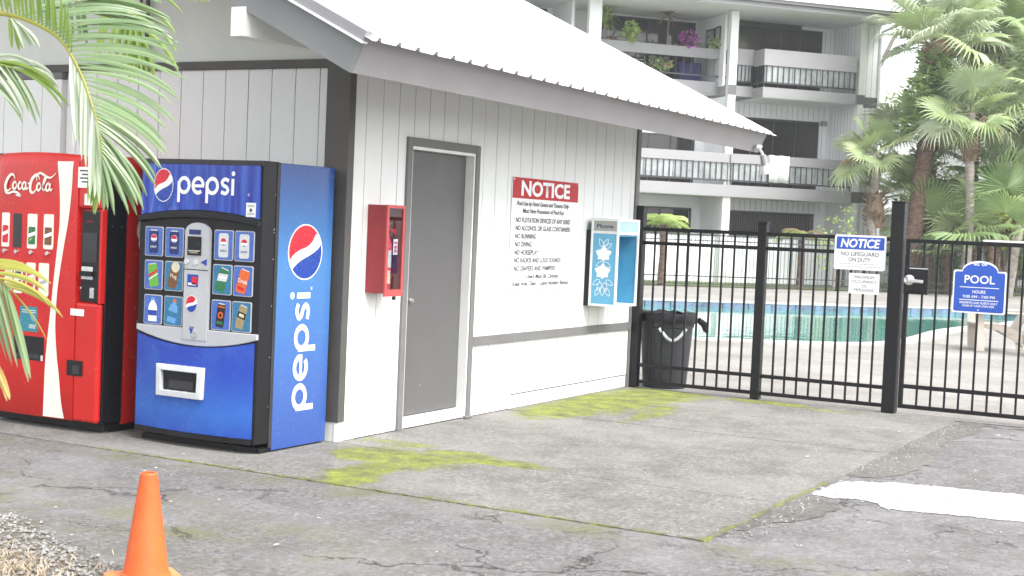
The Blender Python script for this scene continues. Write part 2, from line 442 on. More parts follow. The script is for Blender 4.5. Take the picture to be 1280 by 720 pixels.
RY = Vector((0, -1, 0))                         # 'right' for faces that look towards -x

# ================================================================== SETTING
def struct(o): o['kind'] = 'structure'; return o
POOL = smooth([(8.2, 7.5), (10.2, 4.3), (11.5, 2.0), (12.9, .05), (14.6, -.36), (18.0, -.26), (22.5, -.75), (26.3, -.6), (27.6, .6), (25.9, 2.2), (24.4, 3.6), (21.3, 7.0), (18.2, 10.6), (15.0, 12.5), (10.5, 11.0)], 4, True)
def sheet_with_hole(name, outer, hole, z, m):
    bm = bmesh.new(); es = []
    for loop in (outer, hole):
        vs_ = [bm.verts.new((x, y, z)) for x, y in loop]
        es += [bm.edges.new((vs_[i], vs_[(i + 1) % len(vs_)])) for i in range(len(vs_))]
    bmesh.ops.triangle_fill(bm, use_beauty=True, use_dissolve=False, edges=es)
    bmesh.ops.recalc_face_normals(bm, faces=bm.faces)
    if sum(f.normal.z for f in bm.faces) < 0: bmesh.ops.reverse_faces(bm, faces=bm.faces)
    me = bpy.data.meshes.new(name); bm.to_mesh(me); bm.free(); me.materials.append(MATS[m])
    o = bpy.data.objects.new(name, me); COL.objects.link(o); return struct(o)
BIG = [(900 * math.cos(R(a)), 900 * math.sin(R(a))) for a in range(0, 360, 15)]
sheet_with_hole('ground', BIG, POOL, -.012, 'old_asphalt')
sheet_with_hole('pool_deck', [(4.78, -3.3), (4.72, -9), (14, -16), (30, -22), (47.0, -4.0), (42.5, -2.0), (28.8, 10.6), (15, 23), (6, 22), (5.0, 8), (4.86, .1)], POOL, -.006, 'deck_concrete')
# pool shell, coping, waterline tiles, water
g = G(); n = len(POOL)
g.add([(x, y, -.012) for x, y in POOL] + [(x, y, -1.4) for x, y in POOL], [(i, (i + 1) % n, n + (i + 1) % n, n + i) for i in range(n)] + [tuple(range(n, 2 * n))])
basin = struct(g.build('pool_basin', 'pool_floor'))
cx0 = sum(p[0] for p in POOL) / n; cy0 = sum(p[1] for p in POOL) / n
# tiles round the waterline, one object each where they face the camera
tilemesh = {}
def inward(i, dd):
    a, b_, c = POOL[i - 1], POOL[i], POOL[(i + 1) % n]
    tx, ty = c[0] - a[0], c[1] - a[1]; m = math.hypot(tx, ty); nx, ny = -ty / m, tx / m
    return (b_[0] + nx * dd, b_[1] + ny * dd)
INN = [inward(i, .03) for i in range(n)]
for i in range(n):
    a = Vector((*INN[i], 0)); b_ = Vector((*INN[(i + 1) % n], 0)); L = (b_ - a).length
    k = max(1, round(L / .6))
    for j in range(k):
        p = a.lerp(b_, (j + .02) / k); q = a.lerp(b_, (j + .98) / k)
        G().bar((p.x, p.y, -.085), (q.x, q.y, -.075), .02, .10).build('waterline_tile', 'pool_tile', basin)
OUT = [inward(i, -.32) for i in range(n)]
IN2 = [inward(i, .05) for i in range(n)]
g = G()
g.add([(x, y, .012) for x, y in OUT] + [(x, y, .012) for x, y in IN2] + [(x, y, -.02) for x, y in IN2] + [(x, y, -.02) for x, y in OUT],
      [(i, (i + 1) % n, n + (i + 1) % n, n + i) for i in range(n)] + [(n + i, n + (i + 1) % n, 2 * n + (i + 1) % n, 2 * n + i) for i in range(n)] + [(i, (i + 1) % n, 3 * n + (i + 1) % n, 3 * n + i) for i in range(n)])
struct(g.build('pool_coping', 'coping'))
g = G(); g.add([(x, y, -.13) for x, y in POOL], [tuple(range(n))]); struct(g.build('water', 'pool_water'))
# lawn and planting bed beyond the far fence
g = G(); g.add([(28.9, 10.8, .004), (42.6, -1.8, .004), (47.2, -3.8, .004), (80, -10, .004), (90, 40, .004), (40, 70, .004), (15.3, 23.2, .004)], [tuple(range(7))])
struct(g.build('lawn', 'lawn_soil'))
# concrete pad: slabs with open joints
pad = struct(bpy.data.objects.new('concrete_pad', None)); COL.objects.link(pad)
XS = [-1.30, -.05, 2.36, 3.58, 4.77]
# growths of moss, each with its own place, size and strength (stains that stay put)
MOSS = [(-.26, -.46, .24, .24, 1.0), (-.30, -.80, .25, .25, 1.0), (-.80, -.78, .46, .15, 1.0), (-1.15, -.92, .18, .12, .9), (.20, -.40, .16, .34, .55), (.10, -.92, .14, .30, .75), (.02, -1.25, .10, .30, .95), (-.2, -1.0, .2, .2, .6),
        (2.75, -.36, .55, .26, 1.0), (3.5, -.42, .75, .36, 1.0), (4.4, -.50, .55, .36, 1.0), (4.62, -1.5, .12, .42, .9), (4.5, -2.1, .1, .5, .5), (2.9, -1.05, .5, .12, .65), (3.4, -.95, .4, .1, .7), (1.5, -.9, .3, .3, .3)]
def mossfac(x, y):
    v = 0
    for cx, cy, rx, ry, st in MOSS:
        d = math.hypot((x - cx) / rx, (y - cy) / ry); v = max(v, st * max(0, min(1, 1.25 - .62 * d)))
    if x < 0: v = max(v, .58 * max(0, 1 - abs(x + 1.285) / .10) * (1 if y < 1 else .6))          # along the front edge
    v = max(v, (.62 if x < .9 else .34) * max(0, 1 - abs(y + 3.16) / .07))                        # along the side edge
    for jx in XS[1:4]: v = max(v, .40 * max(0, 1 - abs(x - jx) / .035))
    return v
def algae(x, y):
    t = 0
    if y > -2.6: t = max(t, max(0, 1 - abs(x + 2.75) / .75) * min(1, (y + 2.6) / 1.2))
    t = max(t, 1.0 * max(0, 1 - abs(x + 1.40) / .26)); return min(1, t)
def grid_sheet(name, x0, x1, y0, y1, z, step, m, fn, parent=None, drop=0):
    nx, ny = max(1, round((x1 - x0) / step)), max(1, round((y1 - y0) / step))
    g = G(); zr = z
    vs_ = [(x0 + (x1 - x0) * i / nx, y0 + (y1 - y0) * j / ny, zr) for j in range(ny + 1) for i in range(nx + 1)]
    fs = [(j * (nx + 1) + i, j * (nx + 1) + i + 1, (j + 1) * (nx + 1) + i + 1, (j + 1) * (nx + 1) + i) for j in range(ny) for i in range(nx)]
    if drop:
        k = len(vs_)
        ring = [(i, 0) for i in range(nx + 1)] + [(nx, j) for j in range(1, ny + 1)] + [(i, ny) for i in range(nx - 1, -1, -1)] + [(0, j) for j in range(ny - 1, 0, -1)]
        idx = [j * (nx + 1) + i for i, j in ring]; L = len(idx)
        cx, cy = (x0 + x1) / 2, (y0 + y1) / 2
        vs_ += [(vs_[i][0], vs_[i][1], z - drop) for i in idx]
        fs += [(idx[(q + 1) % L], idx[q], k + q, k + (q + 1) % L) for q in range(L)]
    if drop:
        jr = random.Random(int(x0 * 100) + int(y0 * 10)); jm = {}
        def jt(v):
            k_ = (round(v[0], 4), round(v[1], 4))
            if k_ not in jm: jm[k_] = ((jr.uniform(-.008, .016) if abs(v[0] + 1.294) < 1e-3 else 0), (jr.uniform(-.006, .014) if abs(v[1] + 3.17) < 1e-3 else 0))
            return (v[0] + jm[k_][0], v[1] + jm[k_][1], v[2])
        vs_ = [jt(v) for v in vs_]
    g.add(vs_, fs); o = g.build(name, m, parent, fix=False)
    at = o.data.attributes.new('moss', 'FLOAT', 'POINT')
    at.data.foreach_set('value', [fn(v[0], v[1]) for v in vs_])
    return o
for i in range(4):
    for (y0, y1) in (((-3.17, -.004),) if i else ((-3.17, .58), (.592, 3.2), (3.212, 6.4))):
        x1 = XS[i + 1] - .006
        if i == 0: x1 = -.056
        grid_sheet('slab', XS[i] + .006, x1, y0, y1, random.uniform(-.0015, .0015), .06, 'mossy_concrete', mossfac, pad, .06)
for jx in XS[1:4]: G().box(jx - .012, jx + .010, -3.165, -.01, -.04, -.004).build('joint_filler', 'coping', pad)
struct(grid_sheet('asphalt_drive', -9.0, -1.302, -9.0, 6.4, -.006, .12, 'old_asphalt', algae))
# worn band of white paint on the asphalt (its edges uneven)
def runs(P, k): return [(a[0] + (b_[0] - a[0]) * i / k, a[1] + (b_[1] - a[1]) * i / k) for a, b_ in zip(P, P[1:] + P[:1]) for i in range(k)]
edge = runs([(.40, -3.19), (.70, -3.20), (.98, -3.22), (1.17, -3.50), (1.25, -3.85), (1.32, -4.27), (1.52, -5.4), (1.7, -6.5), (.68, -6.6), (.55, -5.3), (.40, -4.42), (.31, -3.96), (.25, -3.68), (.38, -3.60), (.44, -3.45), (.36, -3.33)], 14)
edge = [(x + random.uniform(-.013, .013), y + random.uniform(-.013, .013)) for x, y in edge]
g = G(); g.add([(x, y, -.008) for x, y in edge], [tuple(range(len(edge)))])
pband = struct(g.build('painted_band', 'worn_white_paint'))
for q in range(46):
    k_ = random.randrange(len(edge)); ex, ey = edge[k_]; a0 = random.uniform(0, 6.28); dd = random.uniform(.01, .06); r_ = random.uniform(.005, .02)
    fl_ = [(ex + math.cos(a0) * dd + r_ * random.uniform(.4, 1) * math.cos(R(60 * j)), ey + math.sin(a0) * dd + r_ * random.uniform(.4, 1) * math.sin(R(60 * j))) for j in range(6)]
    G().add([(x, y, -.0072) for x, y in fl_], [tuple(range(6))]).build('paint_fleck', 'worn_white_paint', pband)
# eroded strip of loose concrete along the pad's side
def patch(name, pts, z, m, jit=.02):
    e = [(x + random.uniform(-jit, jit), y + random.uniform(-jit, jit)) for x, y in smooth(pts, 5, True)]
    g = G(); g.add([(x, y, z) for x, y in e], [tuple(range(len(e)))]); return struct(g.build(name, m))
patch('eroded_edge', [(1.4, -3.14), (3.0, -3.14), (4.55, -3.14), (4.75, -3.42), (4.1, -3.44), (3.4, -3.38), (2.6, -3.42), (2.0, -3.52), (1.35, -3.42)], -.0085, 'crumbled_concrete', .03)
patch('eroded_edge', [(-1.2, -3.13), (-.3, -3.13), (.35, -3.15), (.2, -3.42), (-.2, -3.44), (-.7, -3.27)], -.0085, 'crumbled_concrete', .03)

# ================================================================== POOL BUILDING
B = thing('pool_building', 'low white board-sided pool building with grey trim and pale ribbed metal roof', 'building')
SL = .49; TH = math.atan(SL); cs, sn = math.cos(TH), math.sin(TH)
EY, EZ = -.93, 2.356                              # foot of the eave fascia
RID = 3.2
def under(y): return EZ + (y - EY) * SL           # underside of the roof on the near slope
# core
G().box(.016, .7485, .016, .12, 0, 2.55).box(1.6635, 4.80, .016, .12, 0, 2.55).box(.7485, 1.6635, .016, .12, 2.0775, 2.55).box(.016, 4.80, .1201, 6.4, 0, 2.55).build('wall', 'painted_siding', B)
g = G(); P2 = [(.02, 2.55), (6.38, 2.55), (6.38, under(0) - .06), (RID, under(RID) - .06), (.02, under(0) - .06)]
g.add([(.018, y, z) for y, z in P2] + [(4.79, y, z) for y, z in P2], [tuple(range(4, -1, -1)), tuple(range(5, 10))] + [(i, (i + 1) % 5, 5 + (i + 1) % 5, 5 + i) for i in range(5)])
g.build('gable', 'gable_panel', B)
# siding boards on the wall with the door
GX = [.0] + [.172 + .2047 * k for k in range(23)]
GX = [x for x in GX if x < 4.74] + [4.765]
for i in range(len(GX) - 1):
    a, b_ = GX[i] + (.004 if i else 0), GX[i + 1] - .004
    z0 = .13 if b_ < .2 else (.122 if a > 2.41 else .004)
    for (u0, u1, v0) in ([(a, b_, z0)] if (b_ < .69 or a > 1.72) else [(a, min(b_, .69), z0)] * (a < .68) + [(max(a, .69) if a > .68 else .69, min(b_, 1.72), 2.135)] + [(1.72, b_, z0)] * (b_ > 1.73)):
        if u1 - u0 > .012: G().box(u0, u1, random.uniform(-.0012, .0012), .0155, v0, 2.80).build('board', 'painted_siding', B)
G().box(2.42, 4.765, .008, .0158, 0, .110).build('skirting', 'painted_siding', B)
G().box(2.42, 4.765, .010, .0157, .1102, .1218).build('shadow_strip', 'dark_trim', B)  # dark strip painted in for the shadow under the board ends
G().box(0.0, .165, .010, .0157, .1262, .1298).build('shadow_strip', 'dark_trim', B)  # same painted shadow line beside the corner post
G().box(-.055, .15, .005, .0158, 0, .126).build('skirting', 'painted_siding', B)
G().box(.151, .1665, .001, .015, 0, .13).build('skirting', 'painted_siding', B)
# boards on the wall behind the machines
GY = [.18, .279] + [.279 + .2085 * k for k in range(1, 12)] + [2.676]
GY = sorted(set(round(v, 3) for v in GY if v <= 2.68))
GY = [v for i, v in enumerate(GY) if i == 0 or v - GY[i - 1] > .05]
for i in range(len(GY) - 1):
    G().box(random.uniform(-.001, .001), .0155, GY[i] + .004, GY[i + 1] - .004, .13, 2.556).build('board', 'painted_siding', B)
yy = 2.69
while yy < 6.2:                                    # the section that stands a little proud
    G().box(-.045, .0155, yy + .003, yy + .205, .06, 2.50).build('board', 'painted_siding', B); yy += .208
G().box(-.05, .0155, 2.69, 6.35, 2.505, 2.553).build('trim', 'grey_trim', B)
G().box(-.0, .0158, .18, 2.68, 0, .126).build('skirting', 'painted_siding', B)
# trims
G().box(-.022, .016, .178, 6.4, 2.556, 2.616).build('trim', 'dark_trim', B, bevel=.003)
G().box(-.06, .014, -.022, .176, .136, under(0) - .03).build('corner_post', 'dark_trim', B, bevel=.004)
G().box(-.05, .012, -.005, .16, 0, .133).build('skirting', 'white_paint', B)
G().box(1.728, 4.764, -.022, -.002, .563, .637).build('trim', 'grey_trim', B, bevel=.003)
G().box(4.767, 4.845, -.018, .10, .0, 2.78).build('corner_post', 'grey_trim', B, bevel=.003)
# downpipe-like conduit on the gable
G().tube([(-.02, 1.86, 2.62), (-.02, 1.86, 4.0)], .016, 8).build('conduit', 'dark_trim', B, True)
G().tube([(-.018, 1.93, 2.62), (-.018, 1.93, 4.0)], .013, 8).build('conduit', 'grey_trim', B, True)
# door in its frame
G().box(.686, .748, -.022, .0, .0, 2.14).build('door_trim', 'grey_trim', B, bevel=.003)
G().box(1.664, 1.726, -.022, .0, .0, 2.14).build('door_trim', 'grey_trim', B, bevel=.003)
G().box(.7485, 1.6635, -.0215, .0, 2.078, 2.14).build('door_trim', 'grey_trim', B, bevel=.003)
G().box(1.645, 1.6635, -.012, .096, .0, 2.077).build('door_jamb', 'white_paint', B)
G().box(.7485, .765, -.012, .096, .0, 2.077).build('door_jamb', 'white_paint', B)
G().box(.766, 1.644, -.012, .096, 2.055, 2.077).build('door_jamb', 'white_paint', B)

dleaf = G().box(.767, 1.643, .062, .10, .082, 2.053).build('door', 'door_paint', B, bevel=.002)
G().tube([(.905, .063, .945), (.905, .050, .945)], [.020, .018], 12).tube([(.905, .0495, .945), (.905, .03, .945)], [.010, .016], 12).build('knob', 'chrome', dleaf, True)
G().tube([(1.10, .0625, .30), (1.10, .0615, .30)], .006, 8).build('screw_head', 'chrome', dleaf)
G().box(.766, 1.644, .012, .06, .001, .078).build('threshold', 'white_paint', B, bevel=.003)
G().box(1.60, 1.70, -.06, -.025, .0, .022).build('door_stop', 'grey_trim', B, bevel=.008)
# ---- roof
X0, X1 = -1.35, 5.60
def slope_pt(x, y, off):                           # point on the near slope: off = distance above the underside plane
    return (x, y - sn * off, under(y) + cs * off)
def slope_slab(x0, x1, y0, y1, o0, o1, gg=None):
    gg = gg or G()
    q = [slope_pt(x, y, o) for x in (x0, x1) for y in (y0, y1) for o in (o0, o1)]
    return gg.add(q, [(0, 1, 3, 2), (4, 6, 7, 5), (0, 4, 5, 1), (2, 3, 7, 6), (0, 2, 6, 4), (1, 5, 7, 3)])
roof = slope_slab(X0 + .03, X1 - .03, EY + .03, RID, .10, .215).build('roof', 'ceiling_white', B)
slope_slab(X0 + .03, X1 - .03, EY + .03, -.01, .003, .02).build('soffit', 'fascia_paint', B)
slope_slab(X0 + .03, -.07, .0, RID, .06, .098).build('soffit', 'barge_paint', B)
slope_slab(X0 + .028, X1 - .001, EY, EY + .028, .0, .222).build('fascia', 'fascia_paint', B)
slope_slab(X0, X0 + .027, EY + .0, RID, .0, .20).build('barge_board', 'barge_paint', B)
slope_slab(X1, X1 + .027, EY + .0, RID, .0, .215).build('barge_board', 'barge_paint', B)
slope_slab(X0 - .055, X0 + .02, EY - .03, RID, .203, .262).build('rake_flashing', 'flashing', B)
slope_slab(X0 - .062, X0 - .004, EY - .032, RID, .190, .2025).build('rake_lip', 'roof_metal', B)
# far slope (unseen side) closes the roof
def back_pt(x, y, off): return (x, y + sn * off, under(RID) - (y - RID) * SL + cs * off)
g = G(); q = [back_pt(x, y, o) for x in (X0, X1) for y in (RID, 7.3) for o in (.0, .245)]
g.add(q, [(0, 1, 3, 2), (4, 6, 7, 5), (0, 4, 5, 1), (2, 3, 7, 6), (0, 2, 6, 4), (1, 5, 7, 3)]); g.build('roof', 'roof_metal', B)
# ribbed sheets, four ribs to a sheet, lapping
xx = X0 - .05; kk = 0
while xx < X1 + .02:
    x1 = min(xx + .8, X1 + .06); prof = []
    x = xx
    while x < x1 - 1e-6:
        c = x + .072
        for dx, h in ((0, 0), (.05, 0), (.062, .024), (.088, .024), (.10, 0)):
            if x + dx <= x1: prof.append((x + dx, h))
        x += .2
    prof.append((x1, 0))
    g = G(); off = .232 + .0015 * (kk % 2)
    a = [slope_pt(px, EY - .075, off + h) for px, h in prof]; b_ = [slope_pt(px, RID + .02, off + h) for px, h in prof]
    a2 = [slope_pt(px, EY - .075, off + h - .003) for px, h in prof]
    m = len(prof)
    g.add(a + b_ + a2, [(i, i + 1, m + i + 1, m + i) for i in range(m - 1)] + [(2 * m + i, 2 * m + i + 1, i + 1, i) for i in range(m - 1)])
    g.build('roof_sheet', 'roof_metal', roof); xx += .8; kk += 1
# dark closure strip behind the rib ends
slope_slab(X0 + .03, X1, EY + .004, EY + .02, .2225, .231).build('closure_strip', 'dark_trim', roof)
# purlin that carries the gable overhang
G().box(X0 - .012, -.07, -.173, -.066, 2.578, 2.752).build('purlin', 'white_paint', B, bevel=.004)
# flood lamp under the far end of the eave
lamp = thing('flood_lamp', 'small weathered flood lamp hanging at the far end of the eave', 'lamp', (5.46, -.985, 2.40))
G().lathe([(.045, -.01), (.045, .02)], 14).build('base', 'chrome', lamp, True)
Gm = G().tube([(0, 0, 0), (.05, -.03, -.05), (.06, -.035, -.09)], .014, 8); Gm.build('arm', 'aluminium', lamp, True)
Gm = G().tube([(.06, -.035, -.07), (.075, -.045, -.13), (.085, -.05, -.17)], [.028, .034, .036], 12); Gm.build('socket', 'flashing', lamp, True)
Gm = G().tube([(.085, -.05, -.16), (.10, -.06, -.20), (.115, -.068, -.245)], [.034, .05, .062], 14); Gm.build('bulb', 'sign_white', lamp, True)

# ================================================================== VENDING MACHINES
def letters_pepsi(gg, o, rt, up, h):
    """round lower-case word drawn as strokes; h = height of the bowls; returns width"""
    W_ = .22
    dep = [.0010]
    def P(pts, wd=W_, closed=False, sub=5):
        dep[0] += .00025; gg.ribbon([(x * h, y * h) for x, y in pts], wd * h, o, rt, up, dep[0], closed, sub)
    def ring(cx, a0, a1, n=14, rx=.40, ry=.41): return [(cx + rx * math.cos(R(a0 + (a1 - a0) * i / n)), .5 + ry * math.sin(R(a0 + (a1 - a0) * i / n))) for i in range(n + 1)]
    x = 0
    for ch in 'pepsi':
        if ch == 'p':
            P(ring(x + .52, 0, 345), closed=True, sub=2); P([(x + .11, .5), (x + .11, -.48)]); P([(x + .11, .3), (x + .11, .72)]); x += 1.13
        elif ch == 'e':
            P(ring(x + .50, -48, -360, 16), sub=2); P([(x + .12, .48), (x + .98, .48)], .17); x += 1.10
        elif ch == 's':
            P([(x + .66, .80), (x + .40, .90), (x + .15, .76), (x + .22, .57), (x + .48, .46), (x + .60, .27), (x + .42, .10), (x + .08, .17)], W_ * .95); x += .84
        else:
            P([(x + .13, .0), (x + .13, .93)]); gg.plate(disc((x + .13) * h, 1.22 * h, .135 * h, 14), o, rt, up, .0015); x += .3
    return x * h
def emblem(parent, o, rt, up, r, tilt, name='emblem'):
    """roundel: red cap, white wave, blue bowl"""
    o = Vector(o); rt = Vector(rt); up = Vector(up)
    c_, s_ = math.cos(R(tilt)), math.sin(R(tilt)); r2 = rt * c_ + up * s_; u2 = up * c_ - rt * s_
    e = G().plate(disc(0, 0, r, 36), o, r2, u2, .0016).build(name, 'pure_white', parent)
    def wave(k, x): return k[0] + k[1] * math.sin(k[2] * x + k[3])
    def region(top, kf, m):
        N = 18; P = []
        xs = [-.93 * r + 1.86 * r * i / N for i in range(N + 1)]
        lower = [(x, kf(x / r) * r) for x in xs]
        arc = [(x, math.copysign(math.sqrt(max(0, (r * .95) ** 2 - x * x)), 1 if top else -1)) for x in reversed(xs)]
        lower = [(x, (max if not top else min)(y, 0) if False else y) for x, y in lower]
        pts = []
        for (x, y), (x2, y2) in zip(lower, reversed(arc)):
            pts.append((x, min(y, y2) if top else max(y, y2)))
        P = pts + arc
        G().plate(P, o + r2.cross(u2).normalized() * .0016, r2, u2, .0008).build('emblem_field', m, e)
    region(True, lambda x: .16 + .34 * x * x * (1 if x > 0 else -.2) - .12 * math.sin(2.4 * x), 'p_red')
    region(False, lambda x: -.20 - .10 * math.sin(2.4 * x) + .05 * x, 'p_blue')
    return e

PM = thing('vending_machine', 'blue drinks vending machine with white lettering standing at the building corner', 'vending machine', (0, 0, 0))
PY0, PY1, PF = .052, 1.078, -.868
G().box(-.69, -.10, PY0 + .006, PY1 - .006, .035, 1.868).build('cabinet', 'black_plastic', PM, bevel=.004)
sp = G().box(-.684, -.104, PY0, PY0 + .005, .012, 1.866).build('side_panel', 'pepsi_side_print', PM, bevel=.001)
G().box(-.69, -.10, PY1 - .005, PY1, .012, 1.866).build('side_panel', 'pepsi_side_print', PM)
G().box(-.80, -.12, PY0 + .03, PY1 - .03, .0, .036).build('base', 'black_plastic', PM)
G().box(-.79, -.69, PY0 + .012, PY1 - .012, .0, .03).build('base', 'black_metal', PM)
dr = G().box(-.855, -.694, PY0, PY1, .062, 1.872)
dr.build('door', 'black_plastic', PM, bevel=.006)
G().box(-.72, -.69, PY0 - .004, PY0 + .001, .03, 1.86).build('hinge_strip', 'dark_grey_plastic', PM)
for z in (.30, .62, .95, 1.25, 1.42, 1.44, 1.66):
    G().tube([(-.735, PY0, z), (-.735, PY0 - .003, z)], .004, 8).build('screw_head', 'chrome', PM)
FO = Vector((-.855, 0, 0))
def fr(y, z, d=0): return Vector((-.855 - d, y, z))
def ypoly(pts): return [(-y, z) for y, z in pts]     # plane with right = -y
def fplate(pts, th, name, m, parent=PM, d=0.0, bevel=0): return G().plate(ypoly(pts), Vector((-.855 - d, 0, 0)), RY, UZ, th).build(name, m, parent, bevel=bevel)
def arc_pts(y0, y1, z0, sag, n=12): return [(y0 + (y1 - y0) * i / n, z0 + sag * (1 - (2 * i / n - 1) ** 2)) for i in range(n + 1)]
# header sign with an arched lower edge
fplate([(1.058, 1.838), (.070, 1.838)] + arc_pts(.070, 1.058, 1.500, .045), .010, 'header_panel', 'pepsi_header_print')
fplate(arc_pts(1.074, .056, 1.490, .046) + arc_pts(.056, 1.074, 1.452, .040), .032, 'brow', 'black_plastic', bevel=.006)
G().box(-.868, -.855, PY0, PY1, 1.838, 1.870).build('header_frame', 'dark_grey_plastic', PM, bevel=.003)
hw = G(); hw_o = fr(.752, 1.645, .0102)
wd = letters_pepsi(hw, hw_o, RY * .94, UZ, .114); hw.build('lettering', 'pure_white', PM, fix=False)
text('®', PM, 'pure_white', fr(.158, 1.645, .0102), RY, UZ, .016)
# emblem on a dark serrated bottle cap
cap = [(-.880 + (.105 if i % 2 else .094) * .9 * math.cos(2 * math.pi * i / 44) + .022, 1.675 + (.13 if i % 2 else .12) * math.sin(2 * math.pi * i / 44)) for i in range(44)]
G().plate(cap, fr(0, 0, .0102), RY, UZ, .0008).build('cap_print', 'p_blue', PM)
emblem(PM, fr(.872, 1.698, .0112), RY * .76, UZ, .110, 28)
st = fplate([(.176, 1.513), (.098, 1.513), (.098, 1.603), (.176, 1.603)], .0012, 'sticker', 'sign_white', d=.0102)
G().plate(disc(-.137, 1.556, .012, 12), fr(0, 0, .0116), RY, UZ, .0004).build('print', 'ink_pale', st)
for z in (1.586, 1.577, 1.536, 1.527): G().plate([(-.165, z), (-.109, z), (-.109, z + .003), (-.165, z + .003)], fr(0, 0, .0116), RY, UZ, .0004).build('print', 'ink_pale', st)
# selection buttons
cards = [('p_card', 'p_deep', 'pepsi', 0), ('p_card', 'p_deep', 'pepsi', 0), ('p_card', 'p_silver', 'pepsi', 0), ('p_card', 'p_silver', 'pepsi', 0),
         ('p_card', 'p_green', 'dew', 8), ('p_teal', 'p_brown', 'root', -14), ('p_teal', 'p_dkgreen', 'mist', -18), ('p_card', 'p_orange', 'crush', -16),
         ('p_card', 'pure_white', 'bottle', 0), ('p_teal', 'p_sky', 'sport', -12), ('p_card', 'p_black', 'energy', -6), ('p_teal', 'p_gold', 'coffee', -16)]
YS = [.944, .767, .352, .182]; ZS = [1.325, 1.103, .874]
for r_ in range(3):
    for c_ in range(4):
        cm, km, kind, tl = cards[r_ * 4 + c_]
        yc, zc = YS[c_] - .004 * r_ * (1 if c_ < 2 else -.6), ZS[r_]
        if r_ == 0 and c_ > 1 or True:
            bt = fplate([(yc - a, zc + b_) for a, b_ in rrect(-.079, .079, -.098, .098, .012)], .007, 'selection_button', 'light_grey_plastic', bevel=.002)
        fplate([(yc - a, zc + b_) for a, b_ in rrect(-.073, .073, -.092, .092, .010)], .0010, 'card', cm, bt, d=.0072)
        ca, sa = math.cos(R(tl)), math.sin(R(tl))
        def T(a, b_): return (yc - (a * ca - b_ * sa), zc + (a * sa + b_ * ca))
        def pl(pts, m, d, nm='print'): fplate([T(a, b_) for a, b_ in pts], .0006, nm, m, bt, d=d)
        if kind in ('bottle', 'sport'):
            pl([(-.036, -.078), (.036, -.078), (.038, .01), (.030, .035), (.014, .055), (.014, .075), (-.014, .075), (-.014, .055), (-.030, .035), (-.038, .01)], km, .0084)
            pl([(-.037, -.04), (.037, -.04), (.037, -.005), (-.037, -.005)], 'p_blue' if kind == 'bottle' else 'p_teal', .0092)
            pl([(-.015, .06), (.015, .06), (.015, .08), (-.015, .08)], 'p_sky' if kind == 'bottle' else 'p_orange', .0092)
        else:
            wv = .040 if kind not in ('energy', 'coffee') else .033
            pl([(-wv * .8, -.078), (wv * .8, -.078), (wv, -.066), (wv, .062), (wv * .8, .076), (-wv * .8, .076), (-wv, .062), (-wv, -.066)], km, .0084)
            pl([(-wv * .8, .070), (wv * .8, .070), (wv * .75, .077), (-wv * .75, .077)], 'p_silver', .0092)
            if kind == 'pepsi':
                pl(disc(0, .022, .026, 16), 'pure_white', .0092)
                pl([(p[0], p[1]) for p in disc(0, .022, .024, 16) if p[1] > .020], 'p_red', .0099)
                pl([(p[0], p[1]) for p in disc(0, .022, .024, 16) if p[1] < .012], 'p_blue', .0099)
                tm = 'pure_white' if km == 'p_deep' else 'p_blue'
                text('pepsi', bt, tm, fr(yc, zc - .040, .0096), RY, UZ, .016, .05)
            elif kind == 'dew':
                pl([(-.04, -.012), (.04, .018), (.04, .034), (-.04, .006)], 'p_red', .0092); pl([(-.04, -.03), (.04, 0), (.04, .008), (-.04, -.022)], 'pure_white', .0092)
            elif kind == 'crush':
                text('Crush', bt, 'pure_white', fr(yc, zc - .012, .0096), (RY + UZ * -.25).normalized(), UZ, .024, .074, .02)
                pl([(-.03, -.06), (.03, -.06), (.03, -.04), (-.03, -.04)], 'p_red', .0092)
            elif kind == 'root':
                pl(disc(0, .062, .036, 14), 'p_cream', .0089); text('Mug', bt, 'p_cream', fr(yc, zc - .012, .0096), (RY + UZ * -.2).normalized(), UZ, .026, .056, .03)
            elif kind == 'mist':
                pl([(-.038, -.02), (.038, .0), (.038, .05), (-.038, .03)], 'p_silver', .0092); pl([(-.03, .0), (.034, .016), (.03, .03), (-.034, .014)], 'pure_white', .0099)
            elif kind == 'energy':
                pl(disc(0, .0, .022, 14), 'p_orange', .0092); pl(disc(0, .0, .012, 14), 'p_black', .0099); pl([(-.03, .05), (.03, .05), (.03, .058), (-.03, .058)], 'p_orange', .0092); pl([(-.024, -.06), (.024, -.06), (.024, -.04), (-.024, -.04)], 'p_dkgreen', .0092)
            else:
                pl([(-.032, -.01), (.032, -.01), (.032, .03), (-.032, .03)], 'p_black', .0092); pl([(-.02, .0), (.02, .0), (.02, .02), (-.02, .02)], 'p_cream', .0099)
# coin column
colm = fplate([(.657, .700), (.455, .700), (.457, 1.40)] + [(.559 - .102 * math.cos(R(a)), 1.40 + .062 * math.sin(R(a))) for a in range(0, 181, 15)] + [(.660, 1.40)], .026, 'coin_column', 'light_grey_plastic', bevel=.008)
def cplate(y0, y1, z0, z1, m, nm, th=.002, rr=.004): return fplate([(-a, b_) for a, b_ in rrect(-y1, -y0, z0, z1, rr)], th, nm, m, colm, d=.0265)
cplate(.527, .625, 1.385, 1.416, 'p_deep', 'display'); cplate(.520, .630, 1.25, 1.372, 'black_plastic', 'bill_acceptor', .008)
cplate(.524, .622, 1.275, 1.282, 'p_silver', 'bill_slot', .010); cplate(.54, .61, 1.262, 1.272, 'p_gold', 'bill_slot', .010)
for yc in (.640, .560): G().tube([fr(yc, 1.205, .026), fr(yc, 1.205, .034)], .018, 12).build('coin_button', 'p_silver', colm, True)
fplate([(.470, 1.23), (.470, 1.185), (.522, 1.207)], .0015, 'print', 'p_blue', colm, d=.0265)
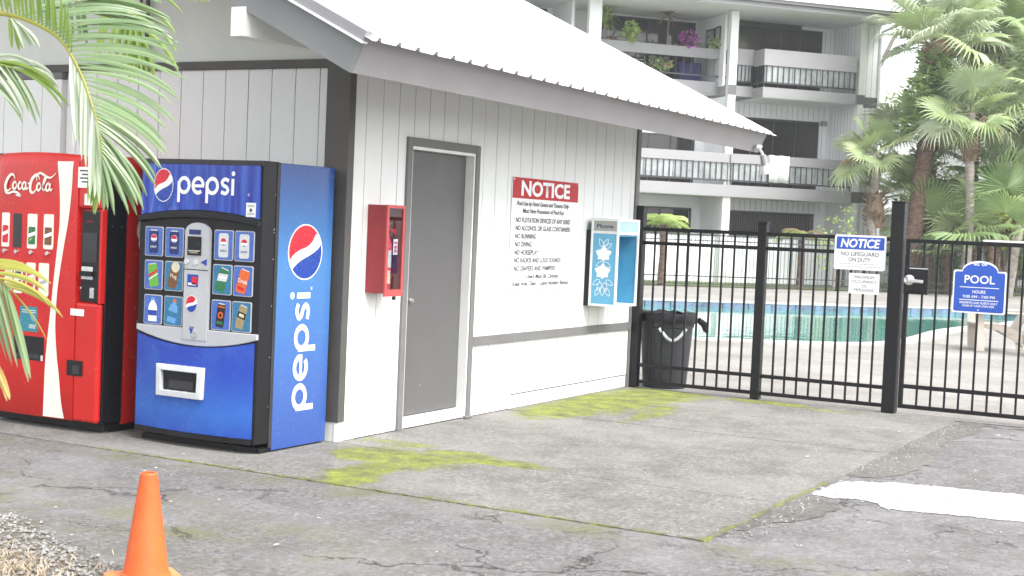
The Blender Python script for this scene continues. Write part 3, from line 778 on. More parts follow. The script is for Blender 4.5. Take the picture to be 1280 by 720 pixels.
cplate(.46, .66, 1.155, 1.158, 'ink_pale', 'seam', .001); cplate(.538, .628, 1.045, 1.125, 'p_blue', 'print', .0015); cplate(.545, .59, 1.06, 1.11, 'p_red', 'print', .0028, .003); cplate(.555, .62, 1.055, 1.07, 'pure_white', 'print', .0028, .003)
emblem(colm, fr(.586, .932, .0268), RY * .85, UZ, .056, 20)
fplate([(.60, .775), (.565, .775), (.582, .735)], .0015, 'print', 'p_blue', colm, d=.0265)
fplate([(.60, .780), (.56, .780), (.56, .785), (.60, .785)], .0015, 'print', 'p_blue', colm, d=.0265)
# grey ledge and bowed lower panel
fplate([(1.066, .772), (.046, .772)] + [(y, z) for y, z in arc_pts(.046, 1.066, .735, -.075)], .020, 'ledge', 'light_grey_plastic', bevel=.006)
G().tube([fr(.553, .735, .02), fr(.553, .735, .034)], .022, 14).build('lock', 'chrome', PM, True)
NB_ = 24; g = G(); rows = []
for i in range(NB_ + 1):
    t = i / NB_; y = 1.066 - (1.066 - .078) * t; bow = .048 * (1 - (2 * t - 1) ** 2)
    top = .715 - .062 * (1 - (2 * t - 1) ** 2)
    rows.append((y, bow, top))
vs_ = [(-.858 - b_, y, .098) for y, b_, t in rows] + [(-.858 - b_, y, t) for y, b_, t in rows] + [(-.852, y, .098) for y, b_, t in rows] + [(-.852, y, t) for y, b_, t in rows]
m = NB_ + 1
g.add(vs_, [(i, i + 1, m + i + 1, m + i) for i in range(NB_)] + [(m + i, m + i + 1, 3 * m + i + 1, 3 * m + i) for i in range(NB_)] + [(i, i + 1, 2 * m + i + 1, 2 * m + i) for i in range(NB_)] + [(0, m, 3 * m, 2 * m), (NB_, m + NB_, 3 * m + NB_, 2 * m + NB_)])
g.build('lower_panel', 'pepsi_panel_print', PM, True)
g = G()                                             # bowed black sill
vs_ = [(-.864 - b_, y, .062) for y, b_, t in rows] + [(-.864 - b_, y, .096) for y, b_, t in rows] + [(-.852, y, .062) for y, b_, t in rows] + [(-.852, y, .096) for y, b_, t in rows]
g.add(vs_, [(i, i + 1, m + i + 1, m + i) for i in range(NB_)] + [(m + i, m + i + 1, 3 * m + i + 1, 3 * m + i) for i in range(NB_)] + [(i, i + 1, 2 * m + i + 1, 2 * m + i) for i in range(NB_)] + [(0, m, 3 * m, 2 * m), (NB_, m + NB_, 3 * m + NB_, 2 * m + NB_)])
g.build('sill', 'black_plastic', PM, True)
# delivery port
g = G()
o0 = [(.828, .530), (.432, .530), (.440, .322), (.822, .322)]; i0 = [(.785, .492), (.475, .492), (.480, .362), (.780, .362)]
d0, d1, d2 = -.935, -.925, -.905
vs_ = [(d0, y, z) for y, z in o0] + [(d0 - .004, y, z) for y, z in i0] + [(d2 + .02, y, z) for y, z in i0] + [(d2, y * 1.0, z) for y, z in o0]
g.add(vs_, [(i, (i + 1) % 4, 4 + (i + 1) % 4, 4 + i) for i in range(4)] + [(4 + i, 4 + (i + 1) % 4, 8 + (i + 1) % 4, 8 + i) for i in range(4)] + [(i, (i + 1) % 4, 12 + (i + 1) % 4, 12 + i) for i in range(4)])
pt_ = g.build('delivery_port', 'p_silver', PM, bevel=.004)
G().add([(-.9095, y, z) for y, z in ((.79, .495), (.47, .495), (.47, .36), (.79, .36))], [(0, 1, 2, 3)]).build('flap', 'black_plastic', pt_)
G().box(-.914, -.910, .52, .73, .375, .43).build('flap', 'dark_grey_plastic', pt_)
# side artwork: vertical word reading upwards, and the roundel
SR, SU = Vector((0, 0, 1)), Vector((-1, 0, 0))        # text right = up, text up = -x
hw = G(); wd = letters_pepsi(hw, (-.330, PY0 - .0002, .245), SR * 1.14, SU, .155); hw.build('lettering', 'pure_white', PM, fix=False)
text('®', PM, 'pure_white', (-.316, PY0 - .0002, 1.045), RX, UZ, .022)
emblem(PM, (-.397, PY0 - .0002, 1.297), RX, UZ, .185, 30)

# ---- red machine
CM = thing('vending_machine', 'red drinks vending machine with white script and a white ribbon stripe beneath palm leaves', 'vending machine', (0, -.05, 0))
CY0, CY1 = 1.375, 2.42
G().box(-.715, -.08, CY0 + .005, CY1, .05, 1.885).build('cabinet', 'coke_red', CM, bevel=.006)
G().box(-.905, -.72, CY0, CY1, .07, 1.875).build('door', 'black_plastic', CM, bevel=.006)
G().box(-.735, -.725, CY0 - .004, CY0 + .003, .07, 1.87).build('hinge_strip', 'black_metal', CM)
G().box(-.86, -.12, CY0 + .02, CY1 - .02, .012, .068).build('base', 'black_metal', CM)
G().lathe([(.018, 0), (.018, .014)], 10, -.82, CY0 + .05).build('foot', 'terracotta', CM)
for z in (.25, .45, .62, .80, 1.02, 1.25, 1.40, 1.41):
    for dx in (-.86, -.77): G().tube([(dx, CY0, z), (dx, CY0 - .003, z)], .004, 6).build('screw_head', 'chrome', CM)
# moulded red front: softly rounded shell, swept at the top, with a recess for the coin mechanism
def cbox(y0, y1, z0, z1, xf, m='coke_red', nm='front_panel', bv=.02, xb=-.905): return G().box(xf, xb, y0, y1, z0, z1).build(nm, m, CM, bevel=bv)
NY = 22; g = G(); prof = []
ys = [1.60 + (CY1 - 1.60) * i / NY for i in range(NY + 1)]
zs = [.075, .09, .5, 1.0, 1.5, 1.80, 1.845, 1.868, 1.882]
def fx(y, k):
    t = (y - 1.60) / (CY1 - 1.60); e = min(1, (1 - t) / .10)
    d = .955 + .018 * math.sin(math.pi * min(1, t)) - .05 * (1 - math.sqrt(max(0, 1 - (1 - e) ** 2)))
    back = [.012, 0, 0, 0, 0, 0, .006, .022, .055][k]
    return -(d - back)
for k, z in enumerate(zs):
    for y in ys: g.v.append((fx(y, k), y, z + (.014 * math.sin(math.pi * (y - 1.6) / (CY1 - 1.6)) if k >= 6 else 0)))
m = NY + 1
for k in range(len(zs) - 1):
    for i in range(NY): g.f.append((k * m + i, k * m + i + 1, (k + 1) * m + i + 1, (k + 1) * m + i)); g.mi.append(0)
o = len(g.v)
for k, z in enumerate(zs): g.v += [(-.904, ys[0], z), (-.904, ys[-1], z)]
for k in range(len(zs) - 1):
    g.f += [(k * m, (k + 1) * m, o + 2 * k + 2, o + 2 * k), (k * m + NY, (k + 1) * m + NY, o + 2 * k + 3, o + 2 * k + 1)]; g.mi += [0, 0]
g.f.append(tuple((len(zs) - 1) * m + i for i in range(m)) + (o + 2 * len(zs) - 1, o + 2 * len(zs) - 2)); g.mi.append(0)
g.build('front_panel', 'coke_red', CM, True)
cbox(1.378, 1.602, 1.520, 1.872, -.955); cbox(1.378, 1.602, .075, .885, -.955)
cbox(1.375, 1.395, .885, 1.52, -.952, bv=.004)
ap = cbox(1.395, 1.602, .885, 1.52, -.918, 'coke_red', 'coin_recess', .004)
cp = G().box(-.945, -.918, 1.400, 1.565, .895, 1.505).build('coin_panel', 'black_plastic', CM, bevel=.006)
def cpl(y0, y1, z0, z1, xf, m, nm, parent=None, th=.003): return G().box(xf - th, xf, y0, y1, z0, z1).build(nm, m, parent or CM)
cpl(1.42, 1.55, 1.16, 1.36, -.945, 'dark_grey_plastic', 'display', cp)
cpl(1.455, 1.555, 1.10, 1.13, -.945, 'p_silver', 'bill_slot', cp); cpl(1.455, 1.555, 1.045, 1.065, -.945, 'p_silver', 'bill_slot', cp); cpl(1.45, 1.56, 1.068, 1.098, -.945, 'black_metal', 'bill_slot', cp, .02)
cpl(1.435, 1.475, .92, .99, -.945, 'chrome', 'coin_slot', cp); G().tube([(-.945, 1.545, .985), (-.96, 1.545, .985)], .008, 8).build('lock', 'chrome', cp, True)
text('EXACT', cp, 'p_red', (-.9455, 1.49, 1.43), RY, UZ, .012)
cpl(1.512, 1.635, .794, .840, -.956, 'sign_white', 'sticker'); cpl(1.44, 1.535, 1.545, 1.62, -.956, 'sign_white', 'sticker')
cpl(1.46, 1.60, 1.66, 1.80, -.956, 'sign_white', 'sticker')
for i, z in enumerate((1.77, 1.745, 1.72, 1.695)): cpl(1.475, 1.585 - .02 * (i % 2), z, z + .010, -.9595, 'ink_grey', 'print', None, .0006)
rt_ = cpl(1.510, 1.655, .385, .490, -.956, 'black_metal', 'coin_return', None, .004); cpl(1.535, 1.60, .40, .455, -.960, 'dark_grey_plastic', 'coin_return_flap', rt_)
# items that sit on the curved shell: follow its depth
def on(y, d=.001):
    return fx(y, 2) - d
def shellplate(pts, th, nm, m, parent=CM, d=.0, cy=None):
    P = [(on(y if cy is None else cy, d), y, z) for y, z in pts]; n_ = len(P)
    return G().add(P + [(p[0] - th, p[1], p[2]) for p in P], [tuple(range(n_)), tuple(range(2 * n_ - 1, n_ - 1, -1))] + [(i, (i + 1) % n_, n_ + (i + 1) % n_, n_ + i) for i in range(n_)]).build(nm, m, parent)
rR = smooth([(1.650, 1.868), (1.652, 1.673), (1.674, 1.445), (1.708, 1.26), (1.742, 1.05), (1.757, .93), (1.764, .708), (1.742, .50), (1.722, .389), (1.695, .20), (1.664, .085)], 4)
rL = smooth([(1.795, 1.868), (1.762, 1.67), (1.751, 1.442), (1.765, 1.26), (1.789, 1.04), (1.803, .90), (1.815, .786), (1.838, .56), (1.848, .40), (1.851, .20), (1.853, .085)], 4)
g = G(); k = min(len(rR), len(rL))
for i in range(k):
    for (y, z) in (rL[i], rR[i]):
        kz = 0 if z < 1.80 else .006 + .02 * max(0, (z - 1.845)) / .023
        g.v.append((on(y, .0025) + kz, y, z))
for i in range(k - 1): g.f.append((2 * i, 2 * i + 1, 2 * i + 3, 2 * i + 2)); g.mi.append(0)
g.build('ribbon_stripe', 'coke_cream', CM, True)
def script(o, rt, up, sx, sy, m, parent, nm='lettering'):
    gg = G()
    th = lambda a, b_: (lambda t: a + b_ * math.sin(math.pi * t))
    dep = [.0008]
    def S(pts, wf, sub=5):
        dep[0] += .0002; gg.ribbon([(x * sx, y * sy) for x, y in pts], lambda t: wf(t) * sy, o, rt, up, dep[0], False, sub)
    S([(2.05, 2.15), (1.75, 2.62), (1.25, 2.6), (.65, 2.05), (.30, 1.25), (.42, .72), (.85, .62), (1.35, .95)], th(.10, .32))
    S([(.30, .9), (.35, .45), (.9, .28), (1.7, .5), (2.5, .42), (3.15, .02), (2.4, .10), (2.3, .2)], th(.08, .20))
    for cx in (2.0, 3.72):
        S([(cx + .36, 1.35), (cx + .1, 1.78), (cx - .28, 1.42), (cx - .25, .98), (cx + .05, .86), (cx + .34, 1.18), (cx + .36, 1.4)], th(.14, .16))
    S([(3.25, 1.55), (3.0, 1.76), (2.72, 1.42), (2.72, 1.0), (2.98, .86), (3.30, 1.1)], th(.12, .18))
    S([(4.10, 1.75), (4.02, 1.1), (4.2, .88), (4.48, 1.12)], th(.16, .08)); S([(4.45, 1.55), (4.8, 1.66)], th(.2, .0))
    S([(6.55, 2.1), (6.2, 2.68), (5.7, 2.6), (5.1, 2.0), (4.85, 1.1), (5.05, .55), (5.5, .5), (6.0, .95)], th(.10, .34))
    S([(6.1, 1.9), (6.0, 2.45), (6.5, 2.92), (7.2, 2.75), (8.0, 2.42), (8.7, 2.45), (9.4, 2.98)], th(.06, .24))
    S([(6.75, 1.3), (6.5, 1.7), (6.12, 1.35), (6.15, .9), (6.45, .78), (6.74, 1.1), (6.76, 1.35)], th(.14, .16))
    S([(6.95, 1.0), (7.35, 1.6), (7.7, 2.3), (7.5, 2.38), (7.25, 1.8), (7.1, 1.1), (7.3, .80), (7.6, 1.0)], th(.10, .14))
    S([(8.35, 1.3), (8.1, 1.7), (7.75, 1.35), (7.75, .9), (8.05, .78), (8.34, 1.1), (8.36, 1.35)], th(.14, .16))
    S([(8.5, 1.7), (8.38, 1.05), (8.55, .80), (8.85, 1.05)], th(.16, .08))
    return gg.build(nm, m, parent, fix=False)
script((-.975, 2.292, 1.588), RY, UZ, .0535, .0555, 'coke_cream', CM)
# big script along the cabinet side
script((-.30, CY0 + .003, .55), Vector((0, 0, 1)), Vector((-1, 0, 0)), .125, .105, 'coke_cream', CM)
cans = ['p_red', 'p_silver', 'p_dkgreen', 'p_brown', 'p_cream', 'p_deep', 'p_red', 'pure_white']
for i, (y1, y0, z0, z1) in enumerate(((2.307, 2.232, 1.231, 1.469), (2.188, 2.108, 1.231, 1.467), (2.047, 1.957, 1.229, 1.468), (1.895, 1.803, 1.231, 1.471),
                                      (2.263, 2.190, .930, 1.131), (2.170, 2.085, .915, 1.131), (2.050, 1.962, .935, 1.132), (1.930, 1.835, .906, 1.135))):
    c = (y0 + y1) / 2
    wn = shellplate([(c - a, b_) for a, b_ in rrect(c - y1, c - y0, z0, z1, .012)], .004, 'selection_window', 'dark_grey_plastic' if i == 1 else 'coke_cream', cy=c)
    hw_ = (y1 - y0) * .36; za, zb = z0 + .03, z0 + .15
    if i != 1:
        shellplate([(c - a, b_) for a, b_ in rrect(-hw_, hw_, za, zb, .008)], .0012, 'print', cans[i], wn, .0045, c)
        shellplate([(c + hw_, za + .045), (c - hw_, za + .065), (c - hw_, za + .09), (c + hw_, za + .07)], .0008, 'print', 'pure_white' if i != 7 else 'ink_faded', wn, .006, c)
        if i == 2: shellplate([(c + hw_, za + .02), (c - hw_ * .3, za + .05), (c + hw_ * .2, za + .03)], .0008, 'print', 'plant_lime', wn, .006, c)
    if i < 4: G().tube([(on(c), c, 1.203), (on(c) - .016, c, 1.203)], [.017, .014], 12).build('push_button', 'chrome', CM, True)
pst = shellplate([(2.100, .829), (1.934, .829), (1.930, .656), (2.098, .656)], .0015, 'poster', 'teal_poster', cy=2.0)
for i, z in enumerate((.80, .785, .70, .69, .68)): shellplate([(2.01 if i > 1 else 2.08, z), (1.945, z), (1.945, z + .006), (2.01 if i > 1 else 2.08, z + .006)], .0006, 'print', 'p_silver', pst, .0018, 2.0)
shellplate([(2.0 - a, .752 + b_) for a, b_ in disc(.03, 0, .022, 14)], .0006, 'print', 'p_sky', pst, .0018, 2.0)
sl_ = shellplate([(2.150, .625), (1.866, .625), (1.862, .460), (2.152, .460)], .003, 'delivery_slot', 'black_plastic', cy=1.9)
shellplate([(2.14, .50), (1.90, .50), (1.90, .475), (2.14, .475)], .002, 'print', 'dark_grey_plastic', sl_, .0035, 1.9)
shellplate([(1.885, .50), (1.866, .50), (1.866, .462), (1.885, .462)], .002, 'print', 'p_silver', sl_, .0035, 1.9)

# ================================================================== THINGS ON THE DOOR WALL
# ---- fire extinguisher cabinet
FC = thing('extinguisher_cabinet', 'weathered red fire extinguisher cabinet with glass front beside the door', 'cabinet', (.23, 0, 1.02))
w_, d_, h_ = .218, .156, .615
G().box(0, .006, -d_, -.003, .0, h_).build('side_panel', 'cabinet_red', FC, bevel=.002)
G().box(w_ - .006, w_, -d_, -.003, .0, h_).build('side_panel', 'cabinet_red', FC)
G().box(.007, w_ - .007, -d_ + .001, -.003, h_ - .007, h_ - .001).build('top_panel', 'cabinet_red', FC)
G().box(.007, w_ - .007, -d_ + .001, -.003, .001, .007).build('bottom_panel', 'cabinet_red', FC)
G().box(.007, w_ - .007, -.012, -.004, .008, h_ - .008).build('back_panel', 'dark_grey_plastic', FC)
df = G().box(-.004, .022, -d_ - .014, -d_ - .001, -.02, h_ + .002).box(w_ - .020, w_ + .004, -d_ - .014, -d_ - .001, -.02, h_ + .002).box(.0221, w_ - .0201, -d_ - .014, -d_ - .001, h_ - .02, h_ + .002).box(.0221, w_ - .0201, -d_ - .014, -d_ - .001, -.02, .028).build('door_frame', 'cabinet_red_frame', FC)
G().box(.022, w_ - .020, -d_ - .007, -d_ - .004, .028, h_ - .02).build('pane', 'clear_pane', df)
G().box(.105, .13, -d_ - .02, -d_ - .004, -.045, -.02).build('latch', 'black_metal', df)
FE = thing('fire_extinguisher', 'red fire extinguisher with white tag inside the red wall cabinet', 'fire extinguisher', (.318, -.085, 1.03))
G().lathe([(.05, 0), (.056, .01), (.056, .34), (.05, .375), (.03, .40), (.022, .415)], 20).build('cylinder', 'extinguisher_red', FE, True)
G().lathe([(.016, .41), (.018, .46), (.012, .47)], 12).build('valve', 'chrome', FE, True)
G().bar((-.02, -.0, .455), (.085, -.01, .485), .018, .010).build('lever', 'chrome', FE); G().bar((-.015, 0, .435), (.075, -.01, .44), .018, .010).build('handle', 'chrome', FE)
G().bar((.05, -.02, .415), (.095, -.02, .415), .03, .05).build('gauge_block', 'extinguisher_red', FE)
G().tube([(.012, -.01, .43), (.06, -.04, .40), (.07, -.045, .30), (.062, -.04, .16)], .009, 8).build('hose', 'black_plastic', FE, True)
lb = [(.0575 * math.cos(R(a)), .0575 * math.sin(R(a))) for a in range(-160, -19, 14)]
g = G(); g.add([(x, y, .17) for x, y in lb] + [(x, y, .29) for x, y in lb], [(i, i + 1, len(lb) + i + 1, len(lb) + i) for i in range(len(lb) - 1)]); g.build('label_plate', 'p_silver', FE, True)
g = G(); g.add([(x, y, .06) for x, y in lb[3:7]] + [(x, y, .15) for x, y in lb[3:7]], [(i, i + 1, 5 + i, 4 + i) for i in range(3)]); g.build('sticker', 'p_cream', FE)
tg = G().box(.045, .10, -.052, -.050, .26, .37).build('tag', 'sign_white', FE)
for z in (.275, .305, .335): G().box(.053, .092, -.0535, -.0525, z, z + .018).build('print', 'p_pink', tg)
# ---- pool rules board
NS = thing('notice_board', 'large white pool rules sign with red NOTICE header on the board wall', 'sign', (2.285, -.0035, .995))
Wn, Hn = 1.222, .94
bd = G().box(0, Wn, -.006, 0, 0, Hn).build('panel', 'sign_white', NS, bevel=.002)
G().box(.004, Wn - .004, -.0075, -.0062, Hn - .177, Hn - .004).build('header', 'sign_red', NS)
O = lambda x, z: (x, -.0076, z)
text('NOTICE', NS, 'pure_white', O(.60, Hn - .148), RX, UZ, .118, .90, .035)
rows_ = [('Pool Use by Hotel Guests and Tenants Only', .082, 1.045, .705, 'ink_grey', .25), ('Must Have Possession of Pool Key', .19, .955, .645, 'ink_grey', .25),
         ('NO FLOTATION DEVICES OF ANY KIND', .075, 1.08, .565, 'ink_grey', .12), ('NO ALCOHOL OR GLASS CONTAINERS', .075, 1.09, .498, 'ink_grey', .12), ('NO RUNNING', .075, .445, .430, 'ink_grey', .12),
         ('NO DIVING', .075, .375, .362, 'ink_grey', .12), ('NO HORSEPLAY', .075, .50, .294, 'ink_grey', .12), ('NO RADIOS AND LOUD SOUNDS', .075, .93, .228, 'ink_grey', .12), ('NO DIAPERS AND PAMPERS', .075, .83, .160, 'ink_grey', .12),
         ('Users Must Be Clothed', .30, .90, .095, 'ink_pale', .25), ('Keep Area Clean • Leave Nothing Behind', .06, 1.10, .035, 'ink_pale', .25)]
for body, x0, x1, z, m, sh in rows_: text(body, NS, m, O(x0, z), RX, UZ, .040 if sh < .2 else .036, x1 - x0, .020, sh, 'LEFT')
for x, z in ((.02, Hn - .02), (Wn - .02, Hn - .02), (.02, .02), (Wn - .02, .02), (Wn / 2, .02)): G().tube([(x, -.006, z), (x, -.010, z)], .008, 8).build('screw_head', 'chrome', NS)
# ---- wall telephone hood
PH = thing('phone_booth', 'blue wall phone hood with white orchid print near the fence', 'phone booth', (3.72, 0, .83))
G().box(.01, .44, -.05, -.002, .0, .69).build('back_plate', 'black_metal', PH)
bw, bd_, bh = .47, .275, .80
y0, y1 = -.052, -.052 - bd_
def fr_box(*a, m='aluminium', nm='frame', bv=.004): return G().box(*a).build(nm, m, PH, bevel=bv)
fr_box(0, bw, y1, y0, bh - .025, bh); fr_box(0, bw, y1, y0, 0, .022)                 # top and bottom trays
for x0 in (0, bw - .022):
    for ya in (y1, y0 - .022): fr_box(x0, x0 + .022, ya, ya + .022, .0221, bh - .0251)
fr_box(.006, .020, y1 + .0221, y0 - .0221, .660, .686); fr_box(.0221, bw - .0221, y1 + .004, y1 + .018, .655, .685)
sdp = G().box(.006, .014, y1 + .0221, y0 - .0221, .0221, .6595).build('side_panel', 'phone_blue', PH)
G().box(bw - .014, bw - .006, y1 + .0221, y0 - .0221, .0221, .774).build('side_panel', 'phone_blue_inner', PH)
G().box(.0221, bw - .0221, y0 - .03, y0 - .02, .0221, .774).build('back_panel', 'phone_blue_inner', PH)
sg = G().box(.006, .014, y1 + .0221, y0 - .0221, .687, .774).build('sign_panel', 'phone_sign', PH)
G().box(.0221, bw - .0221, y1 + .006, y1 + .014, .686, .774).build('sign_panel', 'phone_pale', PH)
G().box(.0221, bw - .0221, y1 + .02, y0 - .03, .64, .654).build('shelf', 'phone_blue_inner', PH)
text('Phone', PH, 'p_deep', (.0058, (y0 + y1) / 2, .712), RY, UZ, .036, .165, .012)
G().box(.30, .325, y0 - .034, y0 - .0301, .46, .50).build('label_plate', 'sign_white', PH)
# orchid print on the side panel (flat artwork, drawn as shapes)
g = G(); po = (.0056, (y0 + y1) / 2 - .0, 0); k = [0.0]
def petal(cx, cz, ang, L, wd, gg, line=False):
    a = R(ang); ux, uz = math.cos(a), math.sin(a); pts = []
    for t in range(0, 13):
        f_ = t / 12; hw = wd * math.sin(math.pi * f_ ** .8); pts.append((f_ * L, hw))
    pts += [(p[0], -p[1]) for p in reversed(pts[1:-1])]
    k[0] += .00008
    P = [(cx + x * ux - z * uz, cz + x * uz + z * ux) for x, z in pts]
    if line: gg.ribbon(P, .0045, po, RY, UZ, .0006 + k[0], True, 1)
    else: gg.plate(P, po, RY, UZ, .0006 + k[0])
for cx, cz in ((-.005, .47), (-.008, .31)):
    for ang, L, wd in ((88, .085, .030), (22, .085, .032), (158, .085, .032), (-35, .07, .026), (215, .07, .026), (-90, .06, .026)): petal(cx, cz, ang, L, wd, g)
for cx, cz, ang in ((-.005, .54, 60), (-.01, .54, 120), (0, .53, 30), (0, .40, 205), (0, .40, -30), (-.02, .22, 250), (.01, .22, -70), (-.03, .24, 215), (.03, .24, -30), (.0, .18, -90), (-.03, .17, 240), (.03, .17, -60)): petal(cx, cz, ang, .085, .020, g, True)
g.build('orchid_print', 'flower_white', PH, fix=False)

# ================================================================== FENCE AND GATE
FX = 4.842
FN = thing('pool_fence', 'black metal picket fence between the building and the gate post', 'fence', (FX, 0, 0))
def post(y, wd, h, parent=FN, nm='post'):
    p = G().box(-wd / 2, wd / 2, y - wd / 2, y + wd / 2, 0, h).build(nm, 'black_metal', parent, bevel=.006)
    G().box(-wd / 2 - .006, wd / 2 + .006, y - wd / 2 - .006, y + wd / 2 + .006, h + .0005, h + .014).build('post_cap', 'black_metal', p, bevel=.006)
post(-.045, .095, 1.76); post(-1.30, .085, 1.65); post(-2.555, .118, 1.88)
picket = G().box(-.0085, .0085, -.0085, .0085, 0, 1.50).mesh('picket', 'black_metal')
def panel(ya, yb, npk, rails, parent, z0):
    for zt, hh in rails: G().box(-.016, .016, min(ya, yb), max(ya, yb), zt - hh, zt).build('rail', 'black_metal', parent, bevel=.003)
    for i in range(npk):
        y = ya + (yb - ya) * (i + 1) / (npk + 1)
        instance('picket', picket, parent, Matrix.Translation((0, y, z0)) @ Matrix.Rotation(random.uniform(-.004, .004), 4, 'X'))
RL = [(1.57, .035), (1.435, .035), (.236, .034), (.074, .034)]
panel(-.093, -1.257, 9, RL, FN, .055); panel(-1.343, -2.495, 9, RL, FN, .055)
G().box(-.03, .03, -.093, -.07, 1.39, 1.44).build('bracket', 'black_metal', FN)
GT = thing('pool_gate', 'black metal picket gate hung with the round-topped pool sign', 'gate', (FX, -2.63, 0))
gl = 1.75
for y in (-.022, -gl): G().box(-.02, .02, y - .02, y + .02, .05, 1.565).build('stile', 'black_metal', GT, bevel=.004)
for zt in (1.564, .266, .086): G().box(-.018, .018, -gl + .0205, -.0425, zt - .036, zt).build('rail', 'black_metal', GT, bevel=.003)
G().box(-.022, .022, -gl - .02, -.66, 1.5645, 1.582).build('cap_rail', 'aluminium', GT, bevel=.003)
for i in range(13):
    y = -.042 - (gl - .062) * (i + 1) / 14
    instance('picket', picket, GT, Matrix.Translation((0, y, .05)))
lk = G().box(-.045, -.0205, -.215, -.005, 1.075, 1.32).build('lock_box', 'black_metal', GT, bevel=.006)
G().box(-.0475, -.0455, -.213, -.05, 1.300, 1.308).build('edge', 'p_silver', lk)
G().box(-.052, -.0455, -.19, -.03, 1.10, 1.285).build('escutcheon', 'black_plastic', lk, bevel=.004)
G().tube([(-.052, -.058, 1.20), (-.075, -.058, 1.20), (-.085, -.058, 1.20)], [.048, .046, .03], 18).build('knob', 'chrome', lk, True)
G().bar((-.086, -.058, 1.197), (-.086, -.185, 1.190), .012, .030).build('lever', 'chrome', lk, bevel=.004)
# ---- signs on fence and gate
def sign_thing(name, label, yc, z0): return thing(name, label, 'sign', (FX - .026, yc, z0))
SN = sign_thing('safety_sign', 'white sign with blue NOTICE header about no lifeguard, on the fence', -2.225, 1.262)
P = lambda a, b_, d=.0: (-.0 - d, -a, b_)
def splate(pts, th, nm, m, par, d=0): return G().plate(pts, (-d, 0, 0), RY, UZ, th).build(nm, m, par)
splate(rrect(-.235, .235, 0, .315, .022), .003, 'panel', 'sign_white', SN)
splate(rrect(-.217, .217, .185, .297, .006), .001, 'header', 'sign_blue', SN, .0032)
text('NOTICE', SN, 'pure_white', (-.0043, 0, .205), RY, UZ, .075, .36, .03, .18)
text('NO LIFEGUARD', SN, 'ink_grey', (-.0032, 0, .127), RY, UZ, .036, .345, .008); text('ON DUTY', SN, 'ink_grey', (-.0032, 0, .075), RY, UZ, .036, .20, .008)
for z in (.05, .025):
    x = -.18
    while x < .17:
        L = random.uniform(.012, .035); splate([(x, z), (x + L, z), (x + L, z + .008), (x, z + .008)], .0005, 'print', 'ink_faded', SN, .0032); x += L + .010
SO = sign_thing('occupancy_sign', 'small white maximum occupancy sign below the lifeguard notice', -2.277, 1.048)
splate(rrect(-.138, .138, 0, .185, .006), .003, 'panel', 'sign_white', SO)
for body, z, wd in (('MAXIMUM', .138, .18), ('OCCUPANCY', .098, .23), ('25', .060, .045), ('PERSONS', .022, .18)): text(body, SO, 'ink_pale', (-.0032, 0, z), RY, UZ, .026, wd, 0)
for a in (-.12, .12): G().tube([(-.003, -a, .17), (-.006, -a, .17)], .005, 8).build('screw_head', 'chrome', SO)
SP = sign_thing('pool_sign', 'blue round-topped POOL hours sign with white border on the gate', -3.284, .94)
def poolshape(i):
    w2, h2 = .224 - i, .372 - i
    arc = [(.150 * math.cos(R(a)) * (1 - i * 1.5), .372 + (.085 - i * .3) * math.sin(R(a)) - i) for a in range(0, 181, 12)]
    r_ = .018
    base = rrect(-w2, w2, i, h2, r_)
    return base[:10] + arc + base[10:]
splate(poolshape(0), .004, 'panel', 'sign_white', SP); splate(poolshape(.013), .001, 'field', 'sign_blue', SP, .0042)
T3 = lambda body, z, cap, wd, b_=.012: text(body, SP, 'pure_white', (-.0054, 0, z), RY, UZ, cap, wd, b_)
T3('POOL', .262, .068, .255, .014); T3('HOURS', .175, .026, .11, .014); T3('9:00 AM - 7:00 PM', .133, .024, .27, .010); T3('RESIDENTS AND GUESTS ONLY', .082, .018, .32, .012); T3('SWIM AT YOUR OWN RISK', .055, .018, .27, .012)
for z in (.222, .112): splate([(-.165, z), (.165, z), (.165, z + .006), (-.165, z + .006)], .0006, 'print', 'pure_white', SP, .0053)
splate(disc(0, .03, .006, 10), .0006, 'print', 'pure_white', SP, .0053)
g = G()
for sgn in (-1, 1):
    for q, (cx, r0) in enumerate(((.022, .013), (.045, .010))):
        g.ribbon([(sgn * (cx + r0 * (1 - t / 22) * math.cos(R(t * 30))), .424 + r0 * (1 - t / 22) * math.sin(R(t * 30))) for t in range(14)], .005, (-.0053, 0, 0), RY, UZ, .0006 + .0002 * q, False, 2)
g.build('scroll_print', 'pure_white', SP, fix=False)

# ================================================================== SMALL THINGS
# ---- waste bin
TC = thing('trash_can', 'round grey plastic trash can lined with a black bag behind the fence', 'trash can', (5.13, -.255, -.005))
g = G(); NR = 40; prof = [(.205, 0), (.215, .01), (.258, .60), (.268, .605), (.272, .69), (.285, .70), (.285, .725), (.262, .73), (.255, .60), (.21, .03)]
vs_ = []
for r_, z in prof:
    for i in range(NR):
        rr = r_ + (.006 if (i % 5 == 0 and .005 < z < .6 and r_ < .27) else 0)
        vs_.append((rr * math.cos(2 * math.pi * i / NR), rr * math.sin(2 * math.pi * i / NR), z))
g.add(vs_, [(i * NR + k_, i * NR + (k_ + 1) % NR, (i + 1) * NR + (k_ + 1) % NR, (i + 1) * NR + k_) for i in range(len(prof) - 1) for k_ in range(NR)] + [tuple(range(NR))])
g.build('bin', 'can_grey', TC, True)
hd = G(); pts = [(-.295 * math.cos(R(a)), -.295 * math.sin(R(a))) for a in range(8, 64, 6)]
hd.tube([(x * (1 - .10 * (1 - abs(2 * i / 9 - 1))), y * (1 - .10 * (1 - abs(2 * i / 9 - 1))), .60 - .12 * math.sin(math.pi * i / 9)) for i, (x, y) in enumerate(pts)], .016, 8); hd.build('handle', 'p_silver', TC, True)
g = G(); NR = 36; rng = random.Random(3); vs_ = []
